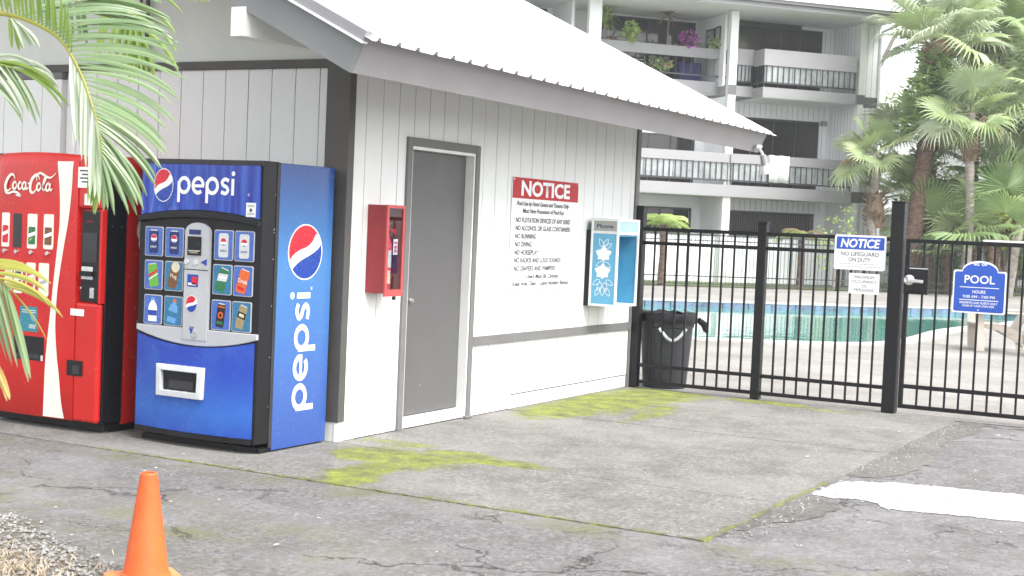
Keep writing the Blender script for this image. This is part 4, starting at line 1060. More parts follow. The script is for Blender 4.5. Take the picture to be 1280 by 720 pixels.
for r_, z in ((.25, .60), (.262, .733), (.29, .742), (.30, .70), (.296, .655)):
    for i in range(NR): vs_.append(((r_ + rng.uniform(-.006, .008)) * math.cos(2 * math.pi * i / NR), (r_ + rng.uniform(-.006, .008)) * math.sin(2 * math.pi * i / NR), z + rng.uniform(-.012, .012)))
g.add(vs_, [(i * NR + k_, i * NR + (k_ + 1) % NR, (i + 1) * NR + (k_ + 1) % NR, (i + 1) * NR + k_) for i in range(4) for k_ in range(NR)]); g.build('bag', 'black_plastic', TC, True)
G().tube([(.10, -.29, .68), (.15, -.33, .64), (.16, -.34, .58), (.19, -.36, .55)], [.03, .035, .02, .012], 8).build('bag_knot', 'black_plastic', TC, True)
# ---- traffic cone
TR = thing('traffic_cone', 'orange rubber traffic cone at the front of the driveway', 'traffic cone', (-3.585, -1.60, -.006), R(-32))
G().plate(rrect(-.145, .145, -.145, .145, .03), (0, 0, 0), (1, 0, 0), (0, 1, 0), .028).build('base', 'cone_base', TR, bevel=.006)
prof = [(.105, .0285), (.10, .045), (.092, .05), (.036, .448), (.036, .455), (.030, .462), (.022, .462), (.020, .44), (.03, .40)]
g = G(); NR = 32
g.add([(r_ * math.cos(2 * math.pi * i / NR), r_ * math.sin(2 * math.pi * i / NR), z) for r_, z in prof for i in range(NR)], [(j * NR + i, j * NR + (i + 1) % NR, (j + 1) * NR + (i + 1) % NR, (j + 1) * NR + i) for j in range(len(prof) - 1) for i in range(NR)])
g.build('cone', 'cone_orange', TR, True)
# ---- adirondack chairs by the pool
def adirondack(label, loc, rz):
    t = thing('lounge_chair', label, 'chair', loc, rz, 'resin chairs by the pool')
    # local: x = forward, y = left
    for s_ in (-1, 1):
        G().plate([(.02 - .62, .0), (-.50, .0), (.10, .30), (.42, .36), (.42, .40), (.02, .40), (-.62, .06)], (0, s_ * .27 + .0, 0), (1, 0, 0), (0, 0, 1), .03 * 1).build('side_rail', 'chair_resin', t, bevel=.006)
        G().plate([(.30, .0), (.42, .0), (.46, .56), (.34, .56)], (0, s_ * .30, 0), (1, 0, 0), (0, 0, 1), .03).build('leg', 'chair_resin', t, bevel=.006)
        G().plate([(-.38, .0), (-.28, .0), (-.22, .34), (-.30, .34)], (0, s_ * .285, 0), (1, 0, 0), (0, 0, 1), .028).build('leg', 'chair_resin', t, bevel=.006)
        G().plate(rrect(-.42, .50, -.07, .07, .05), (0, s_ * .34, .565), (1, 0, 0), (0, 1, 0), .022).build('arm', 'chair_resin', t, bevel=.005)
    for i in range(6):
        x = .42 - i * .095; z = .405 - .028 * i
        G().bar((x, -.27, z), (x, .27, z), .085, .02).build('seat_slat', 'chair_resin', t, bevel=.004)
    for i in range(7):
        y = -.24 + .08 * i; hh = .80 - .05 * abs(i - 3) ** 1.3 * .6
        G().bar((-.12, y, .24), (-.12 - .42 * hh / .8, y * 1.12, .24 + hh), .018, .074, (0, 1, 0)).build('back_slat', 'chair_resin', t, bevel=.004)
    G().bar((-.36, -.30, .62), (-.36, .30, .62), .03, .05).build('back_rail', 'chair_resin', t)
adirondack('beige slatted resin chair seen through the gate below the pool sign', (13.75, -1.98, -.004), R(112))
adirondack('beige slatted resin chair at the right edge with its back to the gate', (13.2, -2.95, -.004), R(40))

# ---- gravel, dry grass and litter
rg = random.Random(11)
bed = [(-3.0, -.02), (-3.06, -.25), (-3.22, -.62), (-3.40, -1.02), (-3.50, -1.36), (-3.62, -1.62), (-3.85, -1.95), (-4.4, -2.5), (-5.2, -2.2), (-5.0, .2), (-4.2, 1.2), (-3.2, 1.4), (-2.95, .6)]
patch('planting_bed', bed, -.002, 'bed_soil', .03)
def inside(x, y, poly):
    c = False; j = len(poly) - 1
    for i in range(len(poly)):
        if (poly[i][1] > y) != (poly[j][1] > y) and x < (poly[j][0] - poly[i][0]) * (y - poly[i][1]) / (poly[j][1] - poly[i][1]) + poly[i][0]: c = not c
        j = i
    return c
g = G(); n_ = 0
while n_ < 9000:
    x = rg.uniform(-4.6, -2.8); y = rg.uniform(-2.2, .7)
    if not inside(x + rg.gauss(0, .03), y + rg.gauss(0, .03), bed): continue
    d = x + 3.0 + (y + .1) * -.38
    r_ = rg.uniform(.004, .012) if rg.random() < .85 else rg.uniform(.011, .019)
    z = -.004 + rg.uniform(0, .014); n_ += 1
    vs_ = []
    for sx_, sy_, sz_ in ((1, 0, 0), (-1, 0, 0), (0, 1, 0), (0, -1, 0), (0, 0, .8), (0, 0, -.8)):
        vs_.append((x + sx_ * r_ * rg.uniform(.6, 1.3) + rg.uniform(-.3, .3) * r_, y + sy_ * r_ * rg.uniform(.6, 1.3) + rg.uniform(-.3, .3) * r_, z + sz_ * r_ * rg.uniform(.6, 1.2)))
    g.add(vs_, [(0, 2, 4), (2, 1, 4), (1, 3, 4), (3, 0, 4), (2, 0, 5), (1, 2, 5), (3, 1, 5), (0, 3, 5)])
tag(g.build('gravel', 'pebble', fix=False), 'loose grey gravel in the lower left corner', 'gravel', kind='stuff')
g = G()
for i in range(1500):
    x = -3.86 + rg.gauss(0, .22); y = -.92 + rg.gauss(0, .26)
    if x > -3.58 - .3 * (y + .9) * -1 and rg.random() < .8: continue
    a = rg.uniform(0, 6.28); L = rg.uniform(.025, .065); le = rg.uniform(.6, 1.6); wv = rg.uniform(.0012, .0028)
    dx, dy = math.cos(a), math.sin(a); z0 = .0
    p = [(x - dy * wv, y + dx * wv, z0), (x + dy * wv, y - dx * wv, z0), (x + dx * L * le * .5 + dy * wv, y + dy * L * le * .5 - dx * wv, z0 + L * .5), (x + dx * L * le * .5 - dy * wv, y + dy * L * le * .5 + dx * wv, z0 + L * .5), (x + dx * L * le * 1.1, y + dy * L * le * 1.1, z0 + L * .55)]
    g.add(p, [(0, 1, 2, 3), (3, 2, 4)])
tag(g.build('dry_grass', 'straw', fix=False), 'dry straw-coloured grass in the lower left corner', 'grass', kind='stuff')
g = G()
for i in range(420):
    x = rg.uniform(-4.8, 4.6); y = rg.uniform(-5.5, 1.2)
    if x > -.1 and y > -.05: continue
    a = rg.uniform(0, 6.28); L = rg.uniform(.004, .013) * (2.2 if rg.random() < .08 else 1); wv = L * rg.uniform(.25, .6); c_, s_ = math.cos(a), math.sin(a); z = .004
    g.add([(x + c_ * L, y + s_ * L, z + .002), (x - s_ * wv, y + c_ * wv, z + rg.uniform(.001, .006)), (x - c_ * L, y - s_ * L, z + .002), (x + s_ * wv, y - c_ * wv, z + rg.uniform(.001, .004))], [(0, 1, 2), (0, 2, 3)])
gc = G()
for i in range(380):
    x = rg.uniform(1.3, 4.7) if rg.random() < .7 else rg.uniform(-1.1, .4); y = -3.18 - abs(rg.gauss(0, .11)); r_ = rg.uniform(.003, .011); z = -.008
    vs_ = [(x + a * r_ * rg.uniform(.6, 1.3), y + b_ * r_ * rg.uniform(.6, 1.3), z + c_ * r_) for a, b_, c_ in ((1, 0, 0), (-1, 0, 0), (0, 1, 0), (0, -1, 0), (0, 0, .8))]
    gc.add(vs_, [(0, 2, 4), (2, 1, 4), (1, 3, 4), (3, 0, 4)])
tag(gc.build('concrete_crumbs', 'pebble', fix=False), 'loose crumbs along the broken side edge of the concrete pad', 'rubble', kind='stuff')
tag(g.build('leaf_litter', 'litter', fix=False), 'small pale bits of leaf litter strewn over the paving', 'litter', kind='stuff')

# ================================================================== FAR FENCE (beyond the pool)
FD = R(-42)
FF = thing('pool_fence', 'far black picket fence running beyond the pool in front of the apartments', 'fence', (25.6, 12.83, 0), FD)
LF = 22.0
for zt, hh in ((1.50, .04), (1.34, .035), (.33, .035), (.12, .035)): G().box(0, LF, -.015, .015, zt - hh, zt).build('rail', 'tower_rail', FF)
pk = G().box(-.006, .006, -.006, .006, .06, 1.48).mesh('picket', 'tower_rail')
pp = G().box(-.035, .035, -.035, .035, 0, 1.62).mesh('post', 'black_metal')
for i in range(int(LF / .125)): instance('picket', pk, FF, Matrix.Translation((i * .125, 0, 0)))
for i in range(10): instance('post', pp, FF, Matrix.Translation((.4 + i * 2.44, 0, 0)))

# ================================================================== APARTMENT BUILDING
AB = thing('apartment_building', 'white three-storey apartment block with grey balconies behind the pool', 'building', (35.386, 9.37, 0), R(-43))
def ab(nm, m, *bx, parent=AB, bevel=0):
    g = G()
    for b_ in bx: g.box(*b_)
    return g.build(nm, m, parent, bevel=bevel)
SLFT = -15.0
ab('wall', 'tower_white', (-.95, 3.62, 2.0, 2.2, 0, 8.56)); ab('wall', 'tower_white', (SLFT, -.96, 3.0, 3.2, 6.03, 8.56)); ab('wall', 'tower_white', (SLFT, -.96, 2.0, 2.2, 0, 6.0))
ab('wall', 'tower_white', (3.64, 4.46, .4, 2.2, 0, 8.56)); ab('wall', 'tower_white', (SLFT, 4.44, 3.3, 10, 0, 8.5))
ab('partition', 'tower_white', (-.98, -.90, .9, 3.0, 6.25, 8.56)); ab('partition', 'tower_white', (-1.02, -.92, .2, 2.0, 0, 2.70)); ab('partition', 'tower_white', (-1.02, -.92, .2, 2.0, 3.1, 5.9))
ab('partition', 'tower_white', (-6.1, -6.0, 1.2, 3.0, 6.25, 8.56))
# siding battens, fine relief on the visible walls
for s0, s1, t, z0, z1 in ((3.66, 4.44, .4, .05, 2.7), (3.66, 4.44, .4, 3.1, 5.85), (3.66, 4.44, .4, 6.2, 8.5), (3.2, 3.62, 2.0, 6.25, 8.5), (-.9, 3.6, 2.0, 5.48, 5.88), (3.25, 3.62, 2.0, 3.1, 5.4), (-.9, 3.6, 2.0, 2.36, 2.7)):
    s_ = s0 + .1
    while s_ < s1:
        ab('groove', 'tower_grey', (s_ - .006, s_ + .006, t - .004, t + .002, z0, z1)); s_ += .2
t_ = .5
while t_ < 1.95:
    for z0, z1 in ((3.1, 5.85), (6.25, 8.5)): ab('groove', 'tower_grey', (3.636, 3.642, t_ - .006, t_ + .006, z0, z1))
    t_ += .2
# floor bands on the end pier
for z0, z1 in ((2.74, 3.1), (5.86, 6.2)): ab('band', 'tower_band', (3.72, 4.47, .385, .41, z0, z1))
# slabs
ab('balcony_slab', 'tower_grey', (0, 3.34, 0, 2.0, 5.91, 6.23)); ab('balcony_slab', 'tower_grey', (-.95, -.003, .7, 2.0, 5.95, 6.28))
ab('balcony_slab', 'tower_grey', (SLFT, -.66, 1.2, 3.3, 6.02, 6.39)); ab('balcony_slab', 'tower_grey', (SLFT, 3.36, .0, 2.0, 2.72, 3.08))
ab('balcony_ceiling', 'ceiling_white', (.03, 3.3, .03, 1.99, 5.895, 5.908)); ab('balcony_ceiling', 'ceiling_white', (SLFT, 3.33, .03, 1.99, 2.705, 2.718)); ab('balcony_ceiling', 'ceiling_white', (SLFT, -.7, 1.23, 2.0, 6.005, 6.018))
# parapets (deep hand rails)
def parapet(s0, s1, t, z0, z1, zr, zs, step=.2, ret=None):
    ab('parapet', 'tower_grey', (s0, s1, t, t + .07, z0, z1))
    ab('bottom_rail', 'tower_rail', (s0, s1, t + .015, t + .05, zr - .03, zr + .02))
    for s_ in (s0 + .02, s1 - .05): ab('rail_post', 'tower_rail', (s_, s_ + .03, t + .02, t + .045, zs, z0))
    k = 0; s_ = s0 + .12
    while s_ < s1 - .06:
        ab('baluster', 'tower_rail', (s_ - .011, s_ + .011, t + .012, t + .034, zr, z0)); s_ += step
    s_ = s0 + .06
    while s_ < s1 - .1:
        e = min(s_ + .98, s1 - .06); ab('privacy_panel', 'frosted_panel', (s_, e, t + .055, t + .065, zr + .03, z0 - .01)); s_ += 1.0
parapet(0, 3.34, 0, 6.92, 7.43, 6.38, 6.23); parapet(-.66, -.01, .7, 6.95, 7.46, 6.42, 6.28, .13)
ab('parapet', 'tower_grey', (-.005, .065, .072, .70, 6.92, 7.43)); ab('bottom_rail', 'tower_rail', (.015, .045, .06, .7, 6.35, 6.40))
for k in range(4): ab('baluster', 'tower_rail', (.02, .042, .14 + .15 * k, .162 + .15 * k, 6.38, 6.92))
parapet(-1.0, 3.36, 0, 3.78, 4.07, 3.22, 3.08); parapet(-14, -1.05, 0, 3.78, 4.07, 3.22, 3.08)
ab('parapet', 'tower_grey', (-14, -.68, 1.2, 1.27, 7.13, 7.45)); ab('bottom_rail', 'tower_rail', (-14, -.68, 1.21, 1.24, 6.55, 6.60))
s_ = -6
while s_ < -.7: ab('baluster', 'tower_rail', (s_ - .011, s_ + .011, 1.22, 1.242, 6.58, 7.13)); s_ += .27
ab('parapet', 'tower_grey', (-.75, -.68, .75, 1.2, 7.0, 7.45))
ab('lanai_wall', 'tower_white', (SLFT, 3.4, .36, .46, 0, 1.45)); ab('lanai_cap', 'tower_grey', (SLFT, 3.42, .33, .49, 1.452, 1.50))
# columns
for s_, hw in ((-1.02, .13), (3.62, .10), (-5.72, .2), (-10.4, .15)): ab('column', 'white_paint', (s_ - hw, s_ + hw, .12, .32, 0, 8.55))
for s_ in (-1.02, 3.62):
    for z0, z1 in ((2.72, 3.08), (5.92, 6.23)): ab('column_band', 'tower_band', (s_ - .14, s_ + .14, .11, .119, z0, z1))
# roof, soffit, gutter
ab('soffit', 'ceiling_white', (SLFT, 4.46, -.78, 3.4, 8.57, 8.62)); ab('fascia', 'tower_grey', (SLFT, 4.50, -.83, -.79, 8.58, 8.80))
ab('gutter', 'tower_band', (SLFT, 4.52, -.95, -.84, 8.72, 8.84))
rf = G().add([(SLFT, -.98, 8.86), (4.55, -.98, 8.86), (4.55, 8, 11.8), (SLFT, 8, 11.8), (SLFT, -.98, 8.82), (4.55, -.98, 8.82), (4.55, 8, 8.7), (SLFT, 8, 8.7)], [(0, 1, 2, 3), (0, 4, 5, 1), (1, 5, 6, 2), (2, 6, 7, 3), (3, 7, 4, 0), (4, 7, 6, 5)]).build('roof', 'tower_roof', AB)
k = SLFT
while k < 4.5: G().add([(k, -.99, 8.862), (k + .05, -.99, 8.862), (k + .05, 8, 11.802), (k, 8, 11.802), (k, -.99, 8.90), (k + .05, -.99, 8.90), (k + .05, 8, 11.84), (k, 8, 11.84)], [(4, 5, 6, 7), (0, 1, 5, 4), (0, 4, 7, 3), (1, 2, 6, 5)]).build('roof_rib', 'tower_roof', rf); k += .45
dp = G().tube([(4.42, -.88, 8.72), (4.40, -.60, 8.45), (4.42, .30, 8.35), (4.42, .34, 8.2), (4.42, .34, .1)], .045, 8).build('downpipe', 'tower_white', AB, True)
# windows: dark frame, panes, mullions, curtain behind
def window(s0, s1, t, z0, z1, n_, header=None):
    f_ = ab('window', 'tower_rail', (s0, s0 + .06, t - .05, t + .02, z0, z1), (s1 - .06, s1, t - .05, t + .02, z0, z1), (s0 + .06, s1 - .06, t - .05, t + .02, z1 - .06, z1), (s0 + .06, s1 - .06, t - .05, t + .02, z0, z0 + .05))
    wd = (s1 - s0 - .12) / n_
    for i in range(n_):
        a = s0 + .06 + i * wd
        ab('pane', 'dark_glass', (a + .02, a + wd - .02, t - .02 - .012 * (i % 2), t - .012 - .012 * (i % 2), z0 + .05, z1 - .06), parent=f_)
        if i: ab('mullion', 'tower_rail', (a - .025, a + .025, t - .045, t - .005, z0 + .05, z1 - .06), parent=f_)
    if header: ab('screen', 'curtain', (s0 - .02, s0 + (s1 - s0) * header, t - .075, t - .055, z0, z1 + .04), parent=f_)
window(.0, 3.16, 2.0, 6.27, 8.44, 4); ab('screen_track', 'tower_rail', (-.1, 2.33, 1.90, 1.93, 8.44, 8.56)); window(-4.5, -1.05, 3.0, 6.42, 8.50, 2); window(-9.5, -6.3, 3.0, 6.42, 8.5, 2)
window(-.2, 3.2, 2.0, 3.1, 5.42, 4); window(-4.6, -1.36, 2.0, 3.1, 4.70, 4); window(-9.5, -6.2, 2.0, 3.1, 4.70, 4)
window(.05, 3.18, 2.0, .2, 2.33, 3); window(-4.6, -1.36, 2.0, .2, 2.33, 3)
s_ = .12
while s_ < 3.1: ab('blind_slat', 'curtain', (s_, s_ + .05, 1.925, 1.94, .3, 2.25)); s_ += .085
ab('wall_lamp', 'tower_grey', (3.26, 3.46, 1.86, 1.99, 5.30, 5.46))
ab('lintel', 'tower_white', (-4.6, -1.1, 1.95, 1.998, 2.36, 2.45))
# things kept on the balconies
base = Matrix.Translation((35.386, 9.37, 0)) @ Matrix.Rotation(R(-43), 4, 'Z')
def on_ab(s_, t, z): return tuple(base @ Vector((s_, t, z)))
tw = thing('towel', 'white striped towel hanging over the second-floor balcony rail', 'towel', on_ab(.71, .0, 3.2), R(-43))
g = G(); NX = 18; rows2 = []
for zz, tt in ((.03, -.03), (.3, -.034), (.6, -.03), (.83, -.022), (.888, .0), (.89, .06), (.86, .09), (.6, .094)):
    for i in range(NX + 1):
        x = -.36 + .72 * i / NX; rows2.append((x, tt - .012 * math.sin(i * 1.3) * (1 - zz * .8), zz + .01 * math.sin(i * .7)))
g.add(rows2, [(j * (NX + 1) + i, j * (NX + 1) + i + 1, (j + 1) * (NX + 1) + i + 1, (j + 1) * (NX + 1) + i) for j in range(7) for i in range(NX)])
o = g.build('cloth', 'towel_white', tw, True); sm = o.modifiers.new('thick', 'SOLIDIFY'); sm.thickness = .012
for x in (-.04, .03, .10): G().box(x, x + .012, -.052, -.048, .06, .82).build('stripe', 'ink_faded', tw)
def spiky(name, label, s_, t, z0, h, r_, m, n_=46, stems=1, wdt=.022, cat='plant'):
    t_o = thing(name, label, cat, on_ab(s_, t, z0), 0)
    rr = random.Random(hash(label) % 999 if False else len(label) * 7 + int(abs(s_) * 10)); gl = G(); gs = G()
    G().lathe([(.10, 0), (.14, .22), (.125, .22), (.12, .19)], 14).build('pot', 'terracotta', t_o, True)
    for k in range(stems):
        dx, dy = rr.uniform(-.2, .2) * (stems > 1), rr.uniform(-.1, .1); hh = h * (1 - .22 * k)
        gs.tube([(0, 0, .2), (dx * .4, dy * .4, .2 + hh * .5), (dx, dy, .2 + hh)], [.022, .018, .012], 6)
        for i in range(n_):
            a = rr.uniform(0, 6.28); e = rr.uniform(-.5, 1.4); L = r_ * rr.uniform(.7, 1.1); d = Vector((math.cos(a) * math.cos(e), math.sin(a) * math.cos(e), math.sin(e)))
            p0 = Vector((dx, dy, .2 + hh)); sd = d.cross(Vector((0, 0, 1))).normalized() * wdt * .5
            mid = p0 + d * L * .55 + Vector((0, 0, .02)); tip = p0 + d * L - Vector((0, 0, L * .18))
            gl.add([p0 + sd * .5, p0 - sd * .5, mid - sd, mid + sd, tip], [(0, 1, 2, 3), (3, 2, 4)])
    gs.build('stem', 'bark_grey', t_o, True); gl.build('foliage', m, t_o, fix=False); return t_o
spiky('dracaena', 'spiky pale dracaena at the left end of the top balcony', -4.75, 1.75, 6.75, 1.35, .62, 'fern_leaf', 52, 2, .045)
spiky('dracaena', 'tall reddish dracaena in the middle of the top balcony', -2.62, 1.7, 6.75, 1.50, .60, 'fern_leaf_brown', 60, 1, .045)
def leafy(name, label, loc, rx, rz, n_, m, size, rot=0, pot=True, parts=None, cat='plant', seed=1, fl=None):
    t_o = thing(name, label, cat, loc, rot); rr = random.Random(seed); gl = G(); gf = G()
    if pot: G().lathe([(.09, 0), (.12, .2), (.105, .2), (.10, .17)], 14).build('pot', 'terracotta', t_o, True)
    for i in range(n_):
        u = rr.uniform(-1, 1); a = rr.uniform(0, 6.28); q = math.sqrt(1 - u * u); k = rr.random() ** .4
        p = Vector((rx * k * q * math.cos(a), rx * k * q * math.sin(a), .2 + rz + rz * k * u))
        d = Vector((rr.gauss(0, 1), rr.gauss(0, 1), rr.gauss(0, .8) - .2)).normalized(); sd = d.cross(Vector((rr.gauss(0, 1), rr.gauss(0, 1), 1))).normalized()
        L = size * rr.uniform(.6, 1.3); wv = L * .28
        tgt = gf if (fl and rr.random() < fl[1]) else gl
        tgt.add([p, p + d * L * .5 + sd * wv, p + d * L, p + d * L * .5 - sd * wv], [(0, 1, 2, 3)])
    G().tube([(0, 0, .1 if pot else 0), (.02, .01, .2 + rz)], [.02, .01], 6).build('stem', 'bark_grey', t_o, True)
    gl.build('foliage', m, t_o, fix=False)
    if fl: gf.build('flowers', fl[0], t_o, fix=False)
    return t_o
leafy('potted_plant', 'lime green leafy plant trailing over the top balcony rail', on_ab(-4.05, 1.40, 7.12), .24, .40, 150, 'plant_lime_leaf' if 'plant_lime_leaf' in MATS else 'fern_leaf', .22, seed=2)
leafy('orchid', 'purple flowering orchid on the top balcony rail', on_ab(-2.02, 1.40, 7.15), .38, .34, 190, 'bush_leaf', .14, seed=3, fl=('plant_purple', .8))
leafy('potted_plant', 'small green plant in a pot beside the framed pictures', on_ab(-1.12, 1.35, 7.25), .22, .18, 160, 'fan_leaf', .16, seed=4)
leafy('potted_plant', 'green potted plant behind the top balcony railing', on_ab(-2.8, 1.8, 6.39), .35, .28, 260, 'bush_leaf', .2, seed=5)
leafy('potted_plant', 'red-leaved plant beside the spiky dracaena on the top balcony', on_ab(-4.45, 1.8, 6.8), .28, .35, 150, 'fern_leaf_brown', .2, seed=6)
def picture(label, t, z, w2, h2):
    p = thing('framed_picture', label, 'picture', on_ab(-.985, t, z), R(-43), 'pictures on the balcony wall')
    G().box(-.03, 0, -w2, w2, 0, h2).build('frame', 'black_plastic', p); G().box(-.035, -.0305, -w2 + .05, w2 - .05, .05, h2 - .05).build('print', 'picture_print', p); return p
picture('black framed picture with pale print on the top balcony side wall', 1.9, 7.55, .32, .62); picture('dark small picture above the potted plant on the balcony wall', 1.35, 7.75, .18, .45)
bk = thing('laundry_rack', 'folding drying rack with cloths behind the top balcony railing', 'rack', on_ab(-3.7, 1.9, 6.39), R(-43))
for i in range(6): G().bar((-.5 + .03 * i, .0, .12 + .1 * i), (.45, .03, .12 + .1 * i), .02, .02).build('bar', 'aluminium', bk)
for x in (-.5, .45): G().bar((x, -.12, 0), (x, .12, .75), .025, .025).build('leg', 'aluminium', bk)
G().box(-.45, -.1, -.06, -.04, .35, .64).build('cloth', 'p_pink', bk); G().box(.0, .35, -.06, -.04, .2, .53).build('cloth', 'towel_white', bk)
cb = thing('storage_box', 'dark purple covered box behind the top balcony railing', 'box', on_ab(-1.75, 1.85, 6.39), R(-43))
G().box(-.42, .38, -.2, .2, 0, .62).build('cover', 'cloth_purple', cb, bevel=.05)

# ================================================================== SECOND BUILDING (right, behind the palms)
RB = thing('apartment_building', 'pale low building with grey eaves half hidden by palms at the right', 'building', (44.0, 6.2, 0), R(-63))
def rb(nm, m, *a): return G().box(*a).build(nm, m, RB)
rb('wall', 'tower_white', -1.0, 16, 2.0, 2.2, 0, 8.0); rb('beam', 'tower_grey', -1.0, 16, 0, .25, 2.25, 2.75); rb('floor_slab', 'tower_white', -1, 16, .25, 2.0, 2.5, 2.75)
for x in (-.8, 1.6, 4.0, 6.4, 8.8): rb('column', 'white_paint', x, x + .28, .02, .24, 0, 2.25)
rb('eave', 'tower_band', 2.2, 16, -.8, -.7, 7.35, 7.75); rb('soffit', 'ceiling_white', 2.2, 16, -.7, 2.0, 7.4, 7.5)
G().add([(2.2, -.85, 7.78), (16, -.85, 7.78), (16, 4, 9.4), (2.2, 4, 9.4), (2.2, 4, 7.5), (16, 4, 7.5)], [(0, 1, 2, 3), (3, 2, 5, 4), (0, 3, 4), (1, 5, 2)]).build('roof', 'tower_roof', RB)
for x in (.3, 3.0, 6.0): 
    wn = rb('window', 'tower_rail', x, x + 1.6, 1.95, 1.99, .3, 2.1); G().box(x + .06, x + 1.54, 1.93, 1.945, .36, 2.04).build('pane', 'dark_glass', wn)

# ================================================================== PALMS
def fan_mesh(name, m, N=26, Rr=.75, Lp=.7, span=300, seed=0, droop=.28):
    rr = random.Random(seed); g = G()
    g.add([(-.014, 0, .0), (.014, 0, .0), (.009, Lp, -.02), (-.009, Lp, -.02), (0, 0, -.018), (0, Lp, -.03)], [(0, 1, 2, 3), (0, 3, 5, 4), (1, 4, 5, 2)])
    h = Vector((0, Lp, -.02)); da = R(span) / N
    for i in range(N):
        a = -R(span) / 2 + da * (i + .5); dl = rr.uniform(.86, 1.08) * Rr * (1 - .18 * (abs(a) / R(150)) ** 2)
        def pt(ang, q, dz): return h + Vector((math.sin(ang) * dl * q, math.cos(ang) * dl * q, dz))
        up = .16 * abs(math.sin(a)) * Rr
        r1 = .52; z1 = .02 + up * .5; dz2 = -droop * .35 * Rr + rr.uniform(-.02, .02) + up; dz3 = -droop * Rr + rr.uniform(-.10, .05) + up * .7
        l1, c1, r_1 = pt(a - da * .5, r1, z1 - .012), pt(a, r1, z1 + .02), pt(a + da * .5, r1, z1 - .012)
        l2, c2, r_2 = pt(a - da * .20, .78, dz2 - .01), pt(a, .78, dz2 + .01), pt(a + da * .20, .78, dz2 - .01)
        tp = pt(a + rr.uniform(-.03, .03), 1.0, dz3)
        g.add([h, l1, c1, r_1, l2, c2, r_2, tp], [(0, 1, 2), (0, 2, 3), (1, 4, 5, 2), (2, 5, 6, 3), (4, 7, 5), (5, 7, 6)])
    return g.mesh(name, m)
FAN = [fan_mesh('frond', m, 34 + 2 * k, .82 + .06 * k, .85 + .1 * k, 320 - 35 * k, k, .10 + .10 * k) for k, m in enumerate(('fan_leaf', 'fan_leaf_grey', 'fan_leaf_deep'))]
FANP = [fan_mesh('frond', m, 34, .84, .8, 290, 9 + k, .34) for k, m in enumerate(('fan_leaf', 'fan_leaf_grey', 'fan_leaf'))] + [fan_mesh('frond', 'fern_leaf_brown', 26, .7, .6, 200, 15, .5)]
def fan_palm(label, base_, top, n_, scale, r0, r1, barkm='bark_brown', boots=None, kinds=(0, 1, 2), seed=0, emin=-50, emax=80, group='fan palms behind the far fence'):
    rr = random.Random(seed); b0 = Vector(base_); t0 = Vector(top)
    P_ = thing('fan_palm', label, 'palm tree', base_, 0, group)
    mid = (t0 - b0) * .5 + Vector((rr.uniform(-.12, .12), rr.uniform(-.12, .12), 0))
    pts = smooth([(0, 0, 0), tuple((t0 - b0) * .25 + (mid - (t0 - b0) * .5) * .6), tuple(mid), tuple((t0 - b0) * .78), tuple(t0 - b0)], 5)
    K = len(pts); rad = [(r0 + (r1 - r0) * i / (K - 1)) * rr.uniform(.92, 1.08) for i in range(K)]
    G().tube(pts, rad, 12).build('trunk', barkm, P_, True)
    if boots:
        z0, z1, rb_ = boots; g = G()
        for i in range(70):                         # old leaf bases and fibre
            f_ = rr.random(); zz = z0 + (z1 - z0) * f_; ft = zz / max(.1, (t0 - b0).z); c = (t0 - b0) * ft; a = rr.uniform(0, 6.28)
            p = Vector((c.x + math.cos(a) * rb_ * .6, c.y + math.sin(a) * rb_ * .6, zz)); q = p + Vector((math.cos(a) * rb_ * .8, math.sin(a) * rb_ * .8, rr.uniform(.05, .28)))
            g.bar(p, q, rr.uniform(.03, .08), .02)
        g.tube([((t0 - b0) * (z0 / (t0 - b0).z))[:], ((t0 - b0) * ((z0 + z1) / 2 / (t0 - b0).z))[:], ((t0 - b0) * (z1 / (t0 - b0).z))[:]], [rb_ * .6, rb_ * .95, rb_ * .6], 12)
        tag(g.build('leaf_bases', 'fibre', P_, fix=False), kind='stuff')
    for i in range(n_):
        a = i * 2.39996 + rr.uniform(-.25, .25); f_ = (i + .5) / n_; e = R(emax + (emin - emax) * f_ ** .8 + rr.uniform(-9, 9))
        me = (FAN[rr.choice(kinds)] if e > R(-15) else rr.choice(FANP))
        sc_ = scale * rr.uniform(.72, 1.12)
        mt = Matrix.Translation(t0 - b0) @ Matrix.Rotation(a, 4, 'Z') @ Matrix.Rotation(e, 4, 'X') @ Matrix.Rotation(rr.uniform(-.7, .7), 4, 'Y') @ Matrix.Scale(sc_, 4)
        instance('frond', me, P_, mt)
    return P_
fan_palm('young fan palm with shaggy swollen trunk against the white apartment wall', (36.04, 5.66, 0), (35.98, 5.86, 4.25), 17, 1.02, .17, .13, 'bark_grey', (1.9, 3.0, .30), (0, 0, 0), 1, -32, 75)
fan_palm('stout brown-trunked fan palm wrapped in vines behind the gate post', (37.75, 4.63, 0), (37.80, 4.75, 4.9), 17, 1.1, .42, .28, 'bark_brown', (3.6, 4.7, .36), (1, 0, 0), 2, -18, 80)
fan_palm('tallest fan palm with brown leaf bases leaning above the roof line', (36.2, 4.72, 0), (36.55, 4.2, 7.75), 24, 1.4, .27, .24, 'bark_brown', (6.5, 7.6, .48), (1, 1, 0), 3, -18, 85)
fan_palm('slender grey-trunked fan palm right of the gate post', (35.82, 2.95, 0), (35.95, 3.05, 5.45), 22, 1.15, .145, .12, 'bark_grey', (4.0, 5.2, .28), (0, 0, 1), 4, -50, 80)
fan_palm('leaning grey-trunked palm at the right edge of the picture', (36.96, 1.93, 0), (37.5, 1.2, 6.2), 24, 1.25, .19, .15, 'bark_grey', (5.2, 6.1, .26), (0, 2, 1), 5, -50, 80)
